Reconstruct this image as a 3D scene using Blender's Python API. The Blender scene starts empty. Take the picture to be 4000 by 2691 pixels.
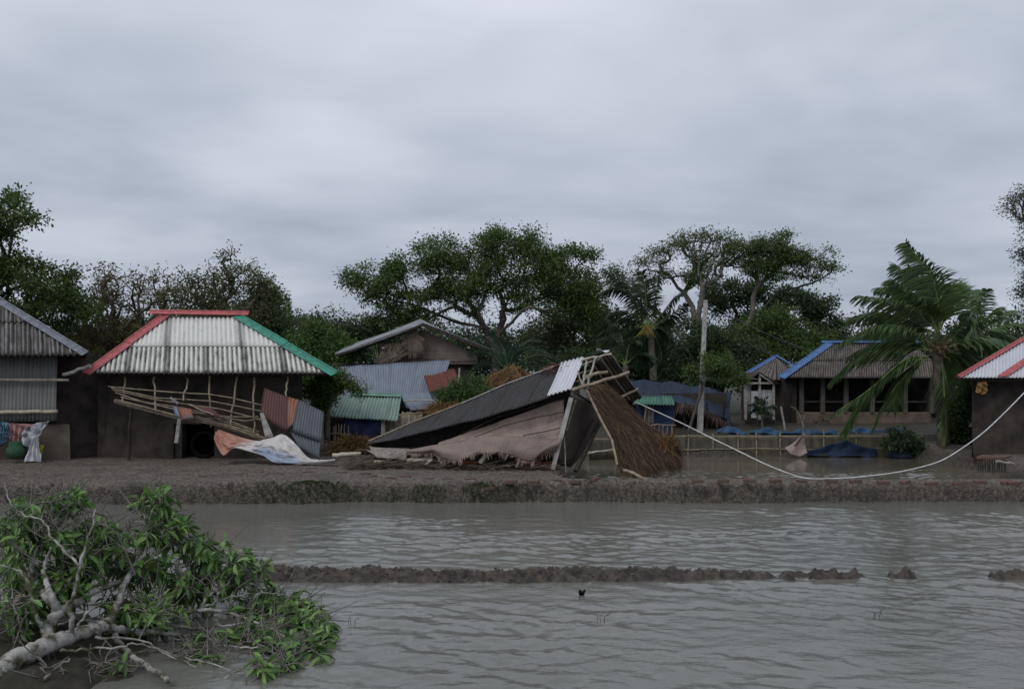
import bpy, math, random
import numpy as np
from mathutils import Vector, Matrix
R = math.radians
random.seed(7); np.random.seed(7)
S = bpy.context.scene
COL = S.collection
# ---------------------------------------------------------------- camera
F = 1865.0; CX = 1165.5; VH = 860.0; HC = 2.2      # photo measured on a 2331 px wide copy
cam_d = bpy.data.cameras.new('camera'); cam = bpy.data.objects.new('camera', cam_d); COL.objects.link(cam)
cam.location = (0, 0, HC); cam.rotation_euler = (R(90), 0, 0)
cam_d.sensor_width = 36; cam_d.lens = 36*F/2331; cam_d.shift_y = 76/2331
cam_d.clip_start = 0.1; cam_d.clip_end = 4000
S.camera = cam
# ---------------------------------------------------------------- sky, sun, exposure
SUN_EL, SUN_ROT = R(48), R(215)
W = bpy.data.worlds.new('World'); S.world = W; W.use_nodes = True
nt = W.node_tree; nt.nodes.clear()
def N(t, typ, **kw):
    n = t.nodes.new(typ)
    for k, v in kw.items(): setattr(n, k, v)
    return n
out = N(nt, 'ShaderNodeOutputWorld'); bg = N(nt, 'ShaderNodeBackground'); bg.inputs[1].default_value = 0.1
sky = N(nt, 'ShaderNodeTexSky', sky_type='NISHITA', sun_disc=False, sun_elevation=SUN_EL, sun_rotation=SUN_ROT)
tc = N(nt, 'ShaderNodeTexCoord'); sx = N(nt, 'ShaderNodeSeparateXYZ'); nt.links.new(tc.outputs['Generated'], sx.inputs[0])
def M(t, op, a, b=None, c=None):
    n = N(t, 'ShaderNodeMath', operation=op)
    for i, q in enumerate((a, b, c)):
        if q is None: continue
        if isinstance(q, (int, float)): n.inputs[i].default_value = q
        else: t.links.new(q, n.inputs[i])
    return n.outputs[0]
zc = M(nt, 'MAXIMUM', sx.outputs[2], 0.0); zz = M(nt, 'ADD', zc, 0.20)
cb = N(nt, 'ShaderNodeCombineXYZ')
nt.links.new(M(nt, 'MULTIPLY', M(nt, 'DIVIDE', sx.outputs[0], zz), 0.7), cb.inputs[0])
nt.links.new(M(nt, 'DIVIDE', sx.outputs[1], zz), cb.inputs[1])
def noise_n(t, vec, scale, detail=4, rough=.5, dist=0.0, off=None):
    n = N(t, 'ShaderNodeTexNoise'); n.inputs['Scale'].default_value = scale; n.inputs['Detail'].default_value = detail
    n.inputs['Roughness'].default_value = rough; n.inputs['Distortion'].default_value = dist
    if vec is not None: t.links.new(vec, n.inputs['Vector'])
    return n.outputs[0]
def ramp(t, fac, stops):
    n = N(t, 'ShaderNodeValToRGB'); el = n.color_ramp.elements
    while len(el) < len(stops): el.new(.5)
    for e, (p, c) in zip(el, stops): e.position = p; e.color = (c[0], c[1], c[2], 1)
    t.links.new(fac, n.inputs[0]); return n.outputs[0]
cl = M(nt, 'ADD', M(nt, 'MULTIPLY', noise_n(nt, cb.outputs[0], 0.95, 4, .5, .4), .75), M(nt, 'MULTIPLY', noise_n(nt, cb.outputs[0], 2.6, 4, .5, .3), .25))
cc = ramp(nt, cl, [(.37, (3.75, 4.3, 5.15)), (.47, (4.85, 5.35, 6.3)), (.61, (6.3, 6.75, 7.7))])
gr = ramp(nt, zc, [(0.0, (.80, .80, .82)), (.13, (.88, .88, .895)), (.27, (1.04, 1.03, 1.03)), (.42, (1.15, 1.13, 1.11))])
mx = N(nt, 'ShaderNodeMix', data_type='RGBA', blend_type='MULTIPLY'); mx.inputs[0].default_value = 1
nt.links.new(cc, mx.inputs[6]); nt.links.new(gr, mx.inputs[7])
m2 = N(nt, 'ShaderNodeMix', data_type='RGBA'); m2.inputs[0].default_value = .97
nt.links.new(sky.outputs[0], m2.inputs[6]); nt.links.new(mx.outputs[2], m2.inputs[7])
nt.links.new(m2.outputs[2], bg.inputs[0]); nt.links.new(bg.outputs[0], out.inputs[0])
sd = bpy.data.lights.new('sun', 'SUN'); sd.energy = 1.3; sd.angle = R(35); sd.color = (1, .97, .93)
sun = bpy.data.objects.new('sun', sd); COL.objects.link(sun)
sun.rotation_euler = Vector((-math.sin(SUN_ROT)*math.cos(SUN_EL), -math.cos(SUN_ROT)*math.cos(SUN_EL), -math.sin(SUN_EL))).to_track_quat('-Z', 'Y').to_euler()
sun.location = (0, 0, 60)
S.view_settings.view_transform = 'Standard'; S.view_settings.look = 'None'; S.view_settings.exposure = 0; S.view_settings.gamma = 1

# ---------------------------------------------------------------- placing
def P(u, v, Y): return Vector(((u-CX)*Y/F, Y, HC-(v-VH)*Y/F))
def G(u, v, z=0.0):
    Y = (HC-z)*F/(v-VH); return Vector(((u-CX)*Y/F, Y, z))
def PP(L, Y):                                          # [(u,v[,Y])] -> points
    return [P(q[0], q[1], q[2] if len(q) > 2 else Y) for q in L]
# ---------------------------------------------------------------- materials
MATS = {}
def mat(name, c1, c2=None, scale=4, rough=.85, bump=0.0, bscale=None, spec=.3, contrast=(.35, .65), c3=None, metal=0.0, stretch=None, detail=5):
    if name in MATS: return MATS[name]
    m = bpy.data.materials.new(name); m.use_nodes = True; t = m.node_tree
    b = t.nodes['Principled BSDF']; b.inputs['Roughness'].default_value = rough
    b.inputs['Specular IOR Level'].default_value = spec; b.inputs['Metallic'].default_value = metal
    tcn = N(t, 'ShaderNodeTexCoord'); vec = tcn.outputs['Object']
    if stretch:
        mp = N(t, 'ShaderNodeMapping'); mp.inputs['Scale'].default_value = stretch; t.links.new(vec, mp.inputs[0]); vec = mp.outputs[0]
    c2 = c2 or tuple(x*.7 for x in c1)
    nz = noise_n(t, vec, scale, detail, .6)
    st = [(contrast[0], c1), (contrast[1], c2)] if not c3 else [(contrast[0], c1), (.5, c2), (contrast[1], c3)]
    t.links.new(ramp(t, nz, st), b.inputs['Base Color'])
    if bump:
        bn = N(t, 'ShaderNodeBump'); bn.inputs['Strength'].default_value = bump; bn.inputs['Distance'].default_value = .02
        t.links.new(noise_n(t, vec, bscale or scale*4, 4, .6), bn.inputs['Height']); t.links.new(bn.outputs[0], b.inputs['Normal'])
    MATS[name] = m; return m
def mixc(t, fac, a, b, mode='MIX'):
    n = N(t, 'ShaderNodeMix', data_type='RGBA', blend_type=mode)
    if isinstance(fac, (int, float)): n.inputs[0].default_value = fac
    else: t.links.new(fac, n.inputs[0])
    for i, q in ((6, a), (7, b)):
        if isinstance(q, tuple): n.inputs[i].default_value = (q[0], q[1], q[2], 1)
        else: t.links.new(q, n.inputs[i])
    return n.outputs[2]
def sstep(t, x, a, b):
    n = N(t, 'ShaderNodeMapRange', interpolation_type='SMOOTHSTEP'); n.inputs[1].default_value = a; n.inputs[2].default_value = b
    t.links.new(x, n.inputs[0]); return n.outputs[0]
def leafmat(name, ca, cbb, cc_=None, rough=.6, trans=.35, spec=.25):
    if name in MATS: return MATS[name]
    m = bpy.data.materials.new(name); m.use_nodes = True; t = m.node_tree
    b = t.nodes['Principled BSDF']; b.inputs['Roughness'].default_value = rough; b.inputs['Specular IOR Level'].default_value = spec
    g = N(t, 'ShaderNodeNewGeometry'); tcn = N(t, 'ShaderNodeTexCoord')
    r = M(t, 'ADD', M(t, 'MULTIPLY', g.outputs['Random Per Island'], .55), M(t, 'MULTIPLY', noise_n(t, tcn.outputs['Object'], .9, 2), .45))
    col = ramp(t, r, [(.2, ca), (.55, cbb), (.85, cc_ or cbb)])
    t.links.new(col, b.inputs['Base Color'])
    tr = N(t, 'ShaderNodeBsdfTranslucent'); t.links.new(col, tr.inputs[0])
    ms = N(t, 'ShaderNodeMixShader'); ms.inputs[0].default_value = trans
    t.links.new(b.outputs[0], ms.inputs[1]); t.links.new(tr.outputs[0], ms.inputs[2])
    t.links.new(ms.outputs[0], t.nodes['Material Output'].inputs[0])
    MATS[name] = m; return m
def roofmat(name, base, dark, pitch=.13, sheet=1.05, course=1.3, wear=.6, joint=.7, rust=None, rough=.8, edge=.12, valley=.55, lo=.3, hi=.65, metal=0):
    """sheet roofing darker in its valleys, weathered by grime at joints and lower edge (UV in metres)"""
    if name in MATS: return MATS[name]
    m = bpy.data.materials.new(name); m.use_nodes = True; t = m.node_tree
    b = t.nodes['Principled BSDF']; b.inputs['Roughness'].default_value = rough; b.inputs['Specular IOR Level'].default_value = .3
    b.inputs['Metallic'].default_value = metal
    uv = N(t, 'ShaderNodeUVMap'); s = N(t, 'ShaderNodeSeparateXYZ'); t.links.new(uv.outputs[0], s.inputs[0])
    x, y = s.outputs[0], s.outputs[1]
    mp = N(t, 'ShaderNodeMapping'); mp.inputs['Scale'].default_value = (5, 1.2, 1); t.links.new(uv.outputs[0], mp.inputs[0])
    n1 = noise_n(t, mp.outputs[0], 1.4, 6, .65); n2 = noise_n(t, uv.outputs[0], 14, 4, .7)
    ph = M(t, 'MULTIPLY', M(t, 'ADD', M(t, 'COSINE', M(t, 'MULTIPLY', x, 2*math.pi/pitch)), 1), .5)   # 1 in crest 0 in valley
    val = M(t, 'MULTIPLY', M(t, 'SUBTRACT', 1, ph), valley)  # darker towards the valley of each wave
    fr = M(t, 'ABSOLUTE', M(t, 'SUBTRACT', M(t, 'FRACT', M(t, 'DIVIDE', x, sheet)), .5))
    jn = M(t, 'MULTIPLY', sstep(t, M(t, 'ADD', fr, M(t, 'MULTIPLY', n2, .06)), .44, .53), joint)
    ed = M(t, 'SUBTRACT', 1, sstep(t, M(t, 'SUBTRACT', y, M(t, 'MULTIPLY', n2, .1)), -.05, edge))
    w = M(t, 'MULTIPLY', sstep(t, n1, lo, hi), wear)
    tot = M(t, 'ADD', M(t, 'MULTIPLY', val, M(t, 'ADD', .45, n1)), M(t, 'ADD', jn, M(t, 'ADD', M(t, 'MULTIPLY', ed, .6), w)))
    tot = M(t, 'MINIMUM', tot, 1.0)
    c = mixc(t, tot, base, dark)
    if rust:
        c = mixc(t, M(t, 'MULTIPLY', sstep(t, noise_n(t, mp.outputs[0], 2.3, 6, .7), rust[1], rust[1]+.1), .9), c, rust[0])
    c = mixc(t, M(t, 'MULTIPLY', n2, .25), c, (.05, .045, .04))
    t.links.new(c, b.inputs['Base Color']); MATS[name] = m; return m
def weavemat(name, base, dark, cell=.05):
    if name in MATS: return MATS[name]
    m = bpy.data.materials.new(name); m.use_nodes = True; t = m.node_tree
    b = t.nodes['Principled BSDF']; b.inputs['Roughness'].default_value = .75
    uv = N(t, 'ShaderNodeUVMap'); mp = N(t, 'ShaderNodeMapping'); mp.inputs['Rotation'].default_value = (0, 0, R(40)); t.links.new(uv.outputs[0], mp.inputs[0])
    s = N(t, 'ShaderNodeSeparateXYZ'); t.links.new(mp.outputs[0], s.inputs[0])
    k = math.pi/cell
    a = M(t, 'MULTIPLY', M(t, 'SINE', M(t, 'MULTIPLY', s.outputs[0], k)), M(t, 'SINE', M(t, 'MULTIPLY', s.outputs[1], k)))
    h = M(t, 'ADD', M(t, 'MULTIPLY', a, .5), .5)
    n1 = noise_n(t, uv.outputs[0], 2.2, 5, .65); n2 = noise_n(t, uv.outputs[0], 30, 3, .7)
    f = M(t, 'MINIMUM', M(t, 'ADD', M(t, 'MULTIPLY', M(t, 'SUBTRACT', 1, h), .22), M(t, 'ADD', M(t, 'MULTIPLY', sstep(t, n1, .42, .75), .6), M(t, 'MULTIPLY', n2, .2))), 1)
    t.links.new(mixc(t, f, base, dark), b.inputs['Base Color'])
    bn = N(t, 'ShaderNodeBump'); bn.inputs['Strength'].default_value = .5; bn.inputs['Distance'].default_value = .01
    t.links.new(M(t, 'ADD', h, n2), bn.inputs['Height']); t.links.new(bn.outputs[0], b.inputs['Normal'])
    MATS[name] = m; return m

bark_dark = mat('bark dark', (.055, .046, .038), (.02, .017, .014), 6, .9, .6)
bark_pale = mat('bark pale', (.34, .33, .31), (.20, .19, .17), 7, .85, .8, 22, c3=(.055, .055, .028), contrast=(.40, .60))
twig_pale = mat('twig pale', (.20, .185, .17), (.08, .07, .06), 9, .85, .3)
bark_grey = mat('bark grey', (.17, .155, .135), (.08, .07, .06), 6, .9, .5)
bark_mid = mat('bark mid', (.13, .115, .095), (.05, .043, .036), 6, .9, .5)
bamboo = mat('weathered bamboo', (.30, .25, .18), (.15, .12, .09), 7, .7, .2)
bamboo_pale = mat('pale bamboo', (.46, .42, .33), (.24, .21, .16), 6, .6, .2)
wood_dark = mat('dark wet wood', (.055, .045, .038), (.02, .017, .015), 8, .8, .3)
wood_grey = mat('grey sawn wood', (.34, .33, .31), (.17, .16, .15), 7, .8, .3)
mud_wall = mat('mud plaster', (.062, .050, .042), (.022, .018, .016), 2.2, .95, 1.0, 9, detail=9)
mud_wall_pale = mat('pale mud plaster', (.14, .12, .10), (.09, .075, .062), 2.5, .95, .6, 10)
red_metal = mat('red painted ridge metal', (.43, .11, .12), (.35, .085, .09), 7, .55, .5, 3, c3=(.20, .07, .065), contrast=(.35, .68))
green_metal = mat('green painted ridge metal', (.05, .26, .185), (.04, .20, .14), 7, .5, .5, 3, c3=(.04, .12, .09), contrast=(.35, .68))
blue_metal = mat('blue painted ridge metal', (.07, .165, .36), (.055, .12, .27), 7, .55, .5, 3, c3=(.05, .08, .15), contrast=(.35, .68))
grey_metal = mat('grey ridge metal', (.17, .185, .21), (.09, .10, .115), 6, .5, .1)
blue_cloth = mat('dark blue tarp', (.035, .045, .13), (.018, .024, .07), 3, .6, .4, 8)
bright_blue = mat('bright blue net', (.03, .09, .18), (.02, .045, .09), 5, .6, .4, 12)
navy_net = mat('navy net', (.020, .032, .058), (.012, .018, .032), 6, .8, .5, 14)
straw = mat('straw', (.28, .17, .075), (.13, .075, .035), 5, .9, .8, 30)
brick_m = mat('mud smeared brick', (.17, .07, .05), (.09, .06, .048), 9, .9, .5, 40, c3=(.08, .065, .055))
concrete = mat('weathered concrete', (.42, .41, .39), (.27, .26, .25), 5, .85, .3)
white_plastic = mat('white plastic', (.60, .61, .63), (.42, .41, .40), 5, .4)
black_m = mat('near black rubber', (.008, .008, .008), (.005, .005, .005), 5, .95, spec=.05)

# ---------------------------------------------------------------- mesh builder
class MB:
    def __init__(s): s.v = []; s.f = []; s.uv = []; s.sm = []
    def add(s, vs, fs, uvs=None, smooth=False):
        o = len(s.v); s.v += [tuple(q) for q in vs]; s.f += [tuple(i+o for i in f) for f in fs]
        s.uv += list(uvs) if uvs is not None else [(q[0], q[2]) for q in vs]; s.sm += [smooth]*len(fs)
    def hexa(s, p):                               # p: 4 bottom + 4 top corner points
        s.add(p, [(0, 3, 2, 1), (4, 5, 6, 7), (0, 1, 5, 4), (1, 2, 6, 5), (2, 3, 7, 6), (3, 0, 4, 7)])
    def box(s, x0, x1, y0, y1, z0, z1):
        s.hexa([(x0, y0, z0), (x1, y0, z0), (x1, y1, z0), (x0, y1, z0), (x0, y0, z1), (x1, y0, z1), (x1, y1, z1), (x0, y1, z1)])
    def beam(s, a, b, w=.06, h=None):
        a = Vector(a); b = Vector(b); h = h or w; d = (b-a).normalized()
        up = Vector((0, 0, 1)) if abs(d.z) < .9 else Vector((0, 1, 0))
        e = d.cross(up).normalized()*w/2; n = e.cross(d).normalized()*h/2
        s.hexa([a-e-n, a+e-n, b+e-n, b-e-n, a-e+n, a+e+n, b+e+n, b-e+n])
    def tube(s, pts, r, n=6, cap=True, smooth=True):
        pts = [Vector(q) for q in pts]; m = len(pts)
        rr = r if isinstance(r, (list, tuple)) else [r]*m
        prev = None; vs = []; uvs = []; L = 0
        for i, p in enumerate(pts):
            d = (pts[min(i+1, m-1)]-pts[max(i-1, 0)]).normalized()
            if prev is None:
                a = d.cross(Vector((.13, .2, 1))); a = a if a.length > .05 else d.cross(Vector((1, 0, 0)))
            else: a = prev-d*prev.dot(d)
            a.normalize(); prev = a; b = d.cross(a)
            if i: L += (p-pts[i-1]).length
            for k in range(n):
                t = 2*math.pi*k/n; vs.append(p+(a*math.cos(t)+b*math.sin(t))*rr[i]); uvs.append((k/n, L))
        fs = [(i*n+k, i*n+(k+1) % n, (i+1)*n+(k+1) % n, (i+1)*n+k) for i in range(m-1) for k in range(n)]
        s.add(vs, fs, uvs, smooth)
        if cap: s.add([vs[k] for k in range(n)], [tuple(range(n-1, -1, -1))]); s.add([vs[(m-1)*n+k] for k in range(n)], [tuple(range(n))])
    def grid(s, fn, nu, nv, uvfn=None, smooth=True):
        vs = [fn(i/nu, j/nv) for j in range(nv+1) for i in range(nu+1)]
        uvs = [(uvfn(i/nu, j/nv) if uvfn else (i/nu, j/nv)) for j in range(nv+1) for i in range(nu+1)]
        fs = [(j*(nu+1)+i, j*(nu+1)+i+1, (j+1)*(nu+1)+i+1, (j+1)*(nu+1)+i) for j in range(nv) for i in range(nu)]
        s.add(vs, fs, uvs, smooth)
    def corr(s, O, U, V, poly, pitch=.13, amp=.026, lift=0, per=6, nv=1, wob=0):
        """corrugated sheet over a convex polygon of the plane O,U,V; waves run along V"""
        O = Vector(O); U = Vector(U).normalized(); V = Vector(V).normalized(); Nn = U.cross(V).normalized()
        xs = [q[0] for q in poly]; x0, x1 = min(xs), max(xs); n = max(2, int((x1-x0)/pitch*per))
        vs = []; uvs = []
        for i in range(n+1):
            x = x0+(x1-x0)*min(max(i/n, 1e-5), 1-1e-5); ys = []
            for k in range(len(poly)):
                a, b = poly[k], poly[(k+1) % len(poly)]
                if (a[0]-x)*(b[0]-x) <= 0 and a[0] != b[0]: ys.append(a[1]+(b[1]-a[1])*(x-a[0])/(b[0]-a[0]))
            lo, hi = min(ys), max(ys)
            w = amp*math.cos(2*math.pi*x/pitch)
            for j in range(nv+1):
                y = lo+(hi-lo)*j/nv
                vs.append(O+U*x+V*y+Nn*(w+lift+wob*math.sin(x*1.7+y*2.1))); uvs.append((x, y))
        fs = [(i*(nv+1)+j, (i+1)*(nv+1)+j, (i+1)*(nv+1)+j+1, i*(nv+1)+j+1) for i in range(n) for j in range(nv)]
        s.add(vs, fs, uvs, True)
    def ruled(s, lo, hi, pitch=.08, amp=.015, nv=4, bend=0.0, per=6, lift=0, wob=0.0, smooth=True):
        """sheet between a lower and an upper polyline; pitch=None gives a plain sheet"""
        lo = [Vector(q) for q in lo]; hi = [Vector(q) for q in hi]; L = [0]
        for a, b, c, d in zip(lo[:-1], lo[1:], hi[:-1], hi[1:]): L.append(L[-1]+((b-a).length+(d-c).length)/2)
        n = max(len(lo), int(L[-1]/(pitch/per if pitch else .06)))
        H = sum((a-b).length for a, b in zip(lo, hi))/len(lo)
        vs = []; uvs = []
        for i in range(n+1):
            x = L[-1]*i/n; k = 0
            while k < len(L)-2 and L[k+1] < x: k += 1
            t = (x-L[k])/max(1e-6, L[k+1]-L[k]); t = min(max(t, 0), 1)
            a = lo[k].lerp(lo[k+1], t); b = hi[k].lerp(hi[k+1], t)
            nn = (lo[k+1]-lo[k]+hi[k+1]-hi[k]).cross(b-a).normalized()
            w = amp*math.cos(2*math.pi*x/pitch) if pitch else 0
            for j in range(nv+1):
                y = j/nv
                vs.append(a.lerp(b, y)+nn*(w+lift+bend*math.sin(math.pi*y)+wob*(math.sin(x*5.3+y*4)+math.sin(x*11.1-y*7+1)*.5))); uvs.append((x, y*H))
        fs = [(i*(nv+1)+j, (i+1)*(nv+1)+j, (i+1)*(nv+1)+j+1, i*(nv+1)+j+1) for i in range(n) for j in range(nv)]
        s.add(vs, fs, uvs, smooth)
    def cap_strip(s, a, b, nA, nB, w=.16, lift=.05, th=.012):
        """folded ridge or hip capping between two roof planes"""
        a = Vector(a); b = Vector(b); d = (b-a).normalized(); nA = Vector(nA).normalized(); nB = Vector(nB).normalized()
        up = (nA+nB).normalized(); sA = nA.cross(d); sB = nB.cross(d)
        if sA.dot(nB) > 0: sA = -sA
        if sB.dot(nA) > 0: sB = -sB
        c = [a+up*lift, b+up*lift]
        for sd_, nn in ((sA, nA), (sB, nB)):
            e = [c[0]+sd_*w, c[1]+sd_*w]
            s.hexa([c[0], c[1], e[1], e[0], c[0]+nn*th, c[1]+nn*th, e[1]+nn*th, e[0]+nn*th])
        s.tube([c[0]+up*.012, c[1]+up*.012], .028, 6)
    def build(s, name, m, parent=None, loc=None, solid=0):
        if parent is not None: org = Vector(parent['_org'])
        elif loc is not None: org = Vector(loc)
        else:
            A = np.array(s.v); org = Vector(((A[:, 0].min()+A[:, 0].max())/2, (A[:, 1].min()+A[:, 1].max())/2, A[:, 2].min()))
        me = bpy.data.meshes.new(name)
        A = np.array(s.v, dtype=np.float64)-np.array(org)
        me.from_pydata(A.tolist(), [], s.f)
        ul = me.uv_layers.new(name='UVMap'); idx = np.empty(len(me.loops), dtype=np.int32); me.loops.foreach_get('vertex_index', idx)
        ul.data.foreach_set('uv', np.array(s.uv, dtype=np.float32)[idx].ravel())
        me.polygons.foreach_set('use_smooth', s.sm)
        me.materials.append(m); me.update()
        o = bpy.data.objects.new(name, me); COL.objects.link(o); o['_org'] = tuple(org)
        if parent is not None: o.parent = parent
        else: o.location = org
        if solid:
            md = o.modifiers.new('thickness', 'SOLIDIFY'); md.thickness = solid; md.offset = 0
        return o
def fast_mesh(name, V, Q, m, parent=None, loc=(0, 0, 0), nside=4, smooth=False):
    """numpy verts and same-sized faces straight into a mesh"""
    org = np.array(parent['_org'] if parent is not None else loc, dtype=np.float64)
    me = bpy.data.meshes.new(name); V = V-org
    me.vertices.add(len(V)); me.vertices.foreach_set('co', V.astype(np.float32).ravel())
    nf = len(Q); me.loops.add(nf*nside); me.loops.foreach_set('vertex_index', Q.astype(np.int32).ravel())
    me.polygons.add(nf); me.polygons.foreach_set('loop_start', np.arange(nf, dtype=np.int32)*nside)
    me.polygons.foreach_set('loop_total', np.full(nf, nside, dtype=np.int32))
    if smooth: me.polygons.foreach_set('use_smooth', np.ones(nf, dtype=bool))
    me.update(calc_edges=True); me.materials.append(m)
    o = bpy.data.objects.new(name, me); COL.objects.link(o); o['_org'] = tuple(org)
    if parent is not None: o.parent = parent
    else: o.location = org
    return o
def tag(o, label=None, cat=None, group=None, kind=None):
    if label: o['label'] = label
    if cat: o['category'] = cat
    if group: o['group'] = group
    if kind: o['kind'] = kind
    return o
def thing(name, loc, label, cat, group=None):
    o = bpy.data.objects.new(name, None); COL.objects.link(o); o.location = loc; o['_org'] = tuple(loc); o.empty_display_size = .3
    return tag(o, label, cat, group)
# ---------------------------------------------------------------- numpy noise
def _h(ix, iy, s):
    n = (ix.astype(np.int64)*374761393+iy.astype(np.int64)*668265263+s*2147483647) & 0xffffffff
    n = ((n ^ (n >> 13))*1274126177) & 0xffffffff
    return ((n ^ (n >> 16)) & 0xffffff)/float(0xffffff)
def vn(x, y, s=0):
    ix = np.floor(x); iy = np.floor(y); fx = x-ix; fy = y-iy; fx = fx*fx*(3-2*fx); fy = fy*fy*(3-2*fy)
    a = _h(ix, iy, s); b = _h(ix+1, iy, s); c = _h(ix, iy+1, s); d = _h(ix+1, iy+1, s)
    return (a*(1-fx)+b*fx)*(1-fy)+(c*(1-fx)+d*fx)*fy-.5
def fbm(x, y, s=0, o=4):
    r = 0; a = 1
    for k in range(o): r = r+a*vn(x*2**k, y*2**k, s+k); a *= .5
    return r
def worley(x, y, s=0):
    ix = np.floor(x); iy = np.floor(y); best = np.full(x.shape, 9.)
    for a in (-1, 0, 1):
        for b in (-1, 0, 1):
            px = ix+a+_h(ix+a, iy+b, s); py = iy+b+_h(ix+a, iy+b, s+7)
            best = np.minimum(best, (px-x)**2+(py-y)**2)
    return np.sqrt(best)
def ss(x, a, b):
    t = np.clip((x-a)/(b-a), 0, 1); return t*t*(3-2*t)
def heightfield(name, xs, ys, fn, m, kind='structure'):
    X, Y = np.meshgrid(xs, ys); Z = fn(X, Y); nx, ny = len(xs), len(ys)
    V = np.stack([X.ravel(), Y.ravel(), Z.ravel()], 1)
    i = np.arange(nx-1)[None, :]; j = np.arange(ny-1)[:, None]; a = (j*nx+i).ravel()
    o = fast_mesh(name, V, np.stack([a, a+1, a+nx+1, a+nx], 1), m, smooth=True); return tag(o, kind=kind)
# ================================================================ GROUND
WL = -.42
def g_mat():
    m = bpy.data.materials.new('wet mud ground'); m.use_nodes = True; t = m.node_tree; b = t.nodes['Principled BSDF']
    tcn = N(t, 'ShaderNodeTexCoord'); o = tcn.outputs['Object']
    n1 = noise_n(t, o, .9, 6, .6); n2 = noise_n(t, o, 11, 6, .75); n3 = noise_n(t, o, 60, 3, .7)
    c = ramp(t, n1, [(.35, (.135, .115, .10)), (.52, (.225, .19, .16)), (.68, (.165, .133, .112))])
    c = mixc(t, sstep(t, n2, .4, .68), c, (.055, .048, .043)); c = mixc(t, M(t, 'MULTIPLY', sstep(t, n3, .55, .75), .45), c, (.30, .265, .235))
    vo = N(t, 'ShaderNodeTexVoronoi', feature='DISTANCE_TO_EDGE'); vo.inputs['Scale'].default_value = 8; vo.inputs['Randomness'].default_value = 1
    va = N(t, 'ShaderNodeVectorMath', operation='ADD'); nv_ = N(t, 'ShaderNodeTexNoise'); nv_.inputs['Scale'].default_value = 6; t.links.new(o, nv_.inputs['Vector']); vs_ = N(t, 'ShaderNodeVectorMath', operation='SCALE'); vs_.inputs[3].default_value = .22
    t.links.new(nv_.outputs['Color'], vs_.inputs[0]); t.links.new(o, va.inputs[0]); t.links.new(vs_.outputs[0], va.inputs[1]); t.links.new(va.outputs[0], vo.inputs['Vector'])
    crack = M(t, 'SUBTRACT', 1, sstep(t, vo.outputs['Distance'], 0.0, .10)); c = mixc(t, M(t, 'MULTIPLY', crack, M(t, 'MULTIPLY', sstep(t, n1, .45, .62), .35)), c, (.05, .044, .038))
    sz_ = N(t, 'ShaderNodeSeparateXYZ'); t.links.new(o, sz_.inputs[0]); wet = M(t, 'SUBTRACT', 1, sstep(t, M(t, 'ADD', sz_.outputs[2], M(t, 'MULTIPLY', n2, .12)), -.16, .04))
    c = mixc(t, M(t, 'MULTIPLY', wet, .38), c, (.035, .033, .026)); c = mixc(t, M(t, 'MULTIPLY', sstep(t, sz_.outputs[1], 26.3, 28.5), .8), c, (.035, .034, .022))
    t.links.new(c, b.inputs['Base Color']); b.inputs['Roughness'].default_value = .75; b.inputs['Specular IOR Level'].default_value = .35
    bn = N(t, 'ShaderNodeBump'); bn.inputs['Strength'].default_value = 1; bn.inputs['Distance'].default_value = .07
    t.links.new(M(t, 'ADD', M(t, 'ADD', n2, M(t, 'MULTIPLY', n3, .35)), M(t, 'MULTIPLY', crack, -.5)), bn.inputs['Height']); t.links.new(bn.outputs[0], b.inputs['Normal'])
    return m
MUD = g_mat()
def gz(X, Y):
    e = .10*fbm(X*.5, Y*0, 3, 3)
    left = ss(-X, 0, 9)*(-.25)
    front = 17.15+e+left+.28*fbm(X*.9, Y*0, 33, 2)+.08*fbm(X*4, Y*0, 31, 3)+.16*(worley(X*3.5, Y*3, 55)-.4)+.13*(worley(X*8.5, Y*9, 56)-.4)
    d = Y-front+.05*(worley(X*6, Y*6, 2)-.5)
    land = ss(d, -.12, .34)
    xl = 1.25+.35*fbm(Y*.9, X*0, 8, 2)+ss(Y, 22, 26.5)*.9
    xr = 13.2-.4*fbm(Y*.8, X*0, 9, 2)-ss(23-Y, 0, 4)*1.0
    yb = 27.4+.2*fbm(X*.7, Y*0, 10, 2)
    yf = 17.95+.10*fbm(X*1.1, Y*0, 11, 3)
    pond = ss(X, xl-.25, xl+.25)*ss(-X, -xr-.5, -xr+.5)*ss(Y, yf-.1, yf+.25)*ss(-Y, -yb-.3, -yb+.3)
    base = .02+.06*fbm(X*.35, Y*.35, 1, 4)+.28*ss(Y, 27, 31)+.12*ss(Y, 60, 200)
    base = base-.04*ss(X, 1, 6)*ss(-Y, -19.5, -18.5)
    near = ss(-Y, -24, -19)*ss(Y, 16, 17)
    clod = (.5-worley(X*5.5, Y*5.5, 4))*.09+(.5-worley(X*11, Y*11, 5))*.07+.03*fbm(X*9, Y*9, 6, 3)
    face = np.clip(1-np.abs(d-.1)/.3, 0, 1)
    base = base-.10*np.clip(1-(Y-front)/.7, 0, 1)**2*(.6+1.6*np.abs(fbm(X*.7, Y*0, 35, 2)))+clod*near*(.28+.95*face)
    z = -.85+(base+.85)*land*(1-pond)
    # mound of mud in front of the house on the right
    z = np.maximum(z, np.where(Y > 18.6, -.6+1.25*np.exp(-((X-16.2)/2.3)**2-((Y-22.2)/1.8)**2), -9)+.12*fbm(X*2.5, Y*2.5, 20, 4))*(Y > 16)+z*(Y <= 16)
    return z
def lines(segs):
    o = [segs[0][0]]
    for a, b, st in segs:
        n = max(1, round((b-a)/st)); o += [a+(b-a)*(k+1)/n for k in range(n)]
    return np.array(o)
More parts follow.
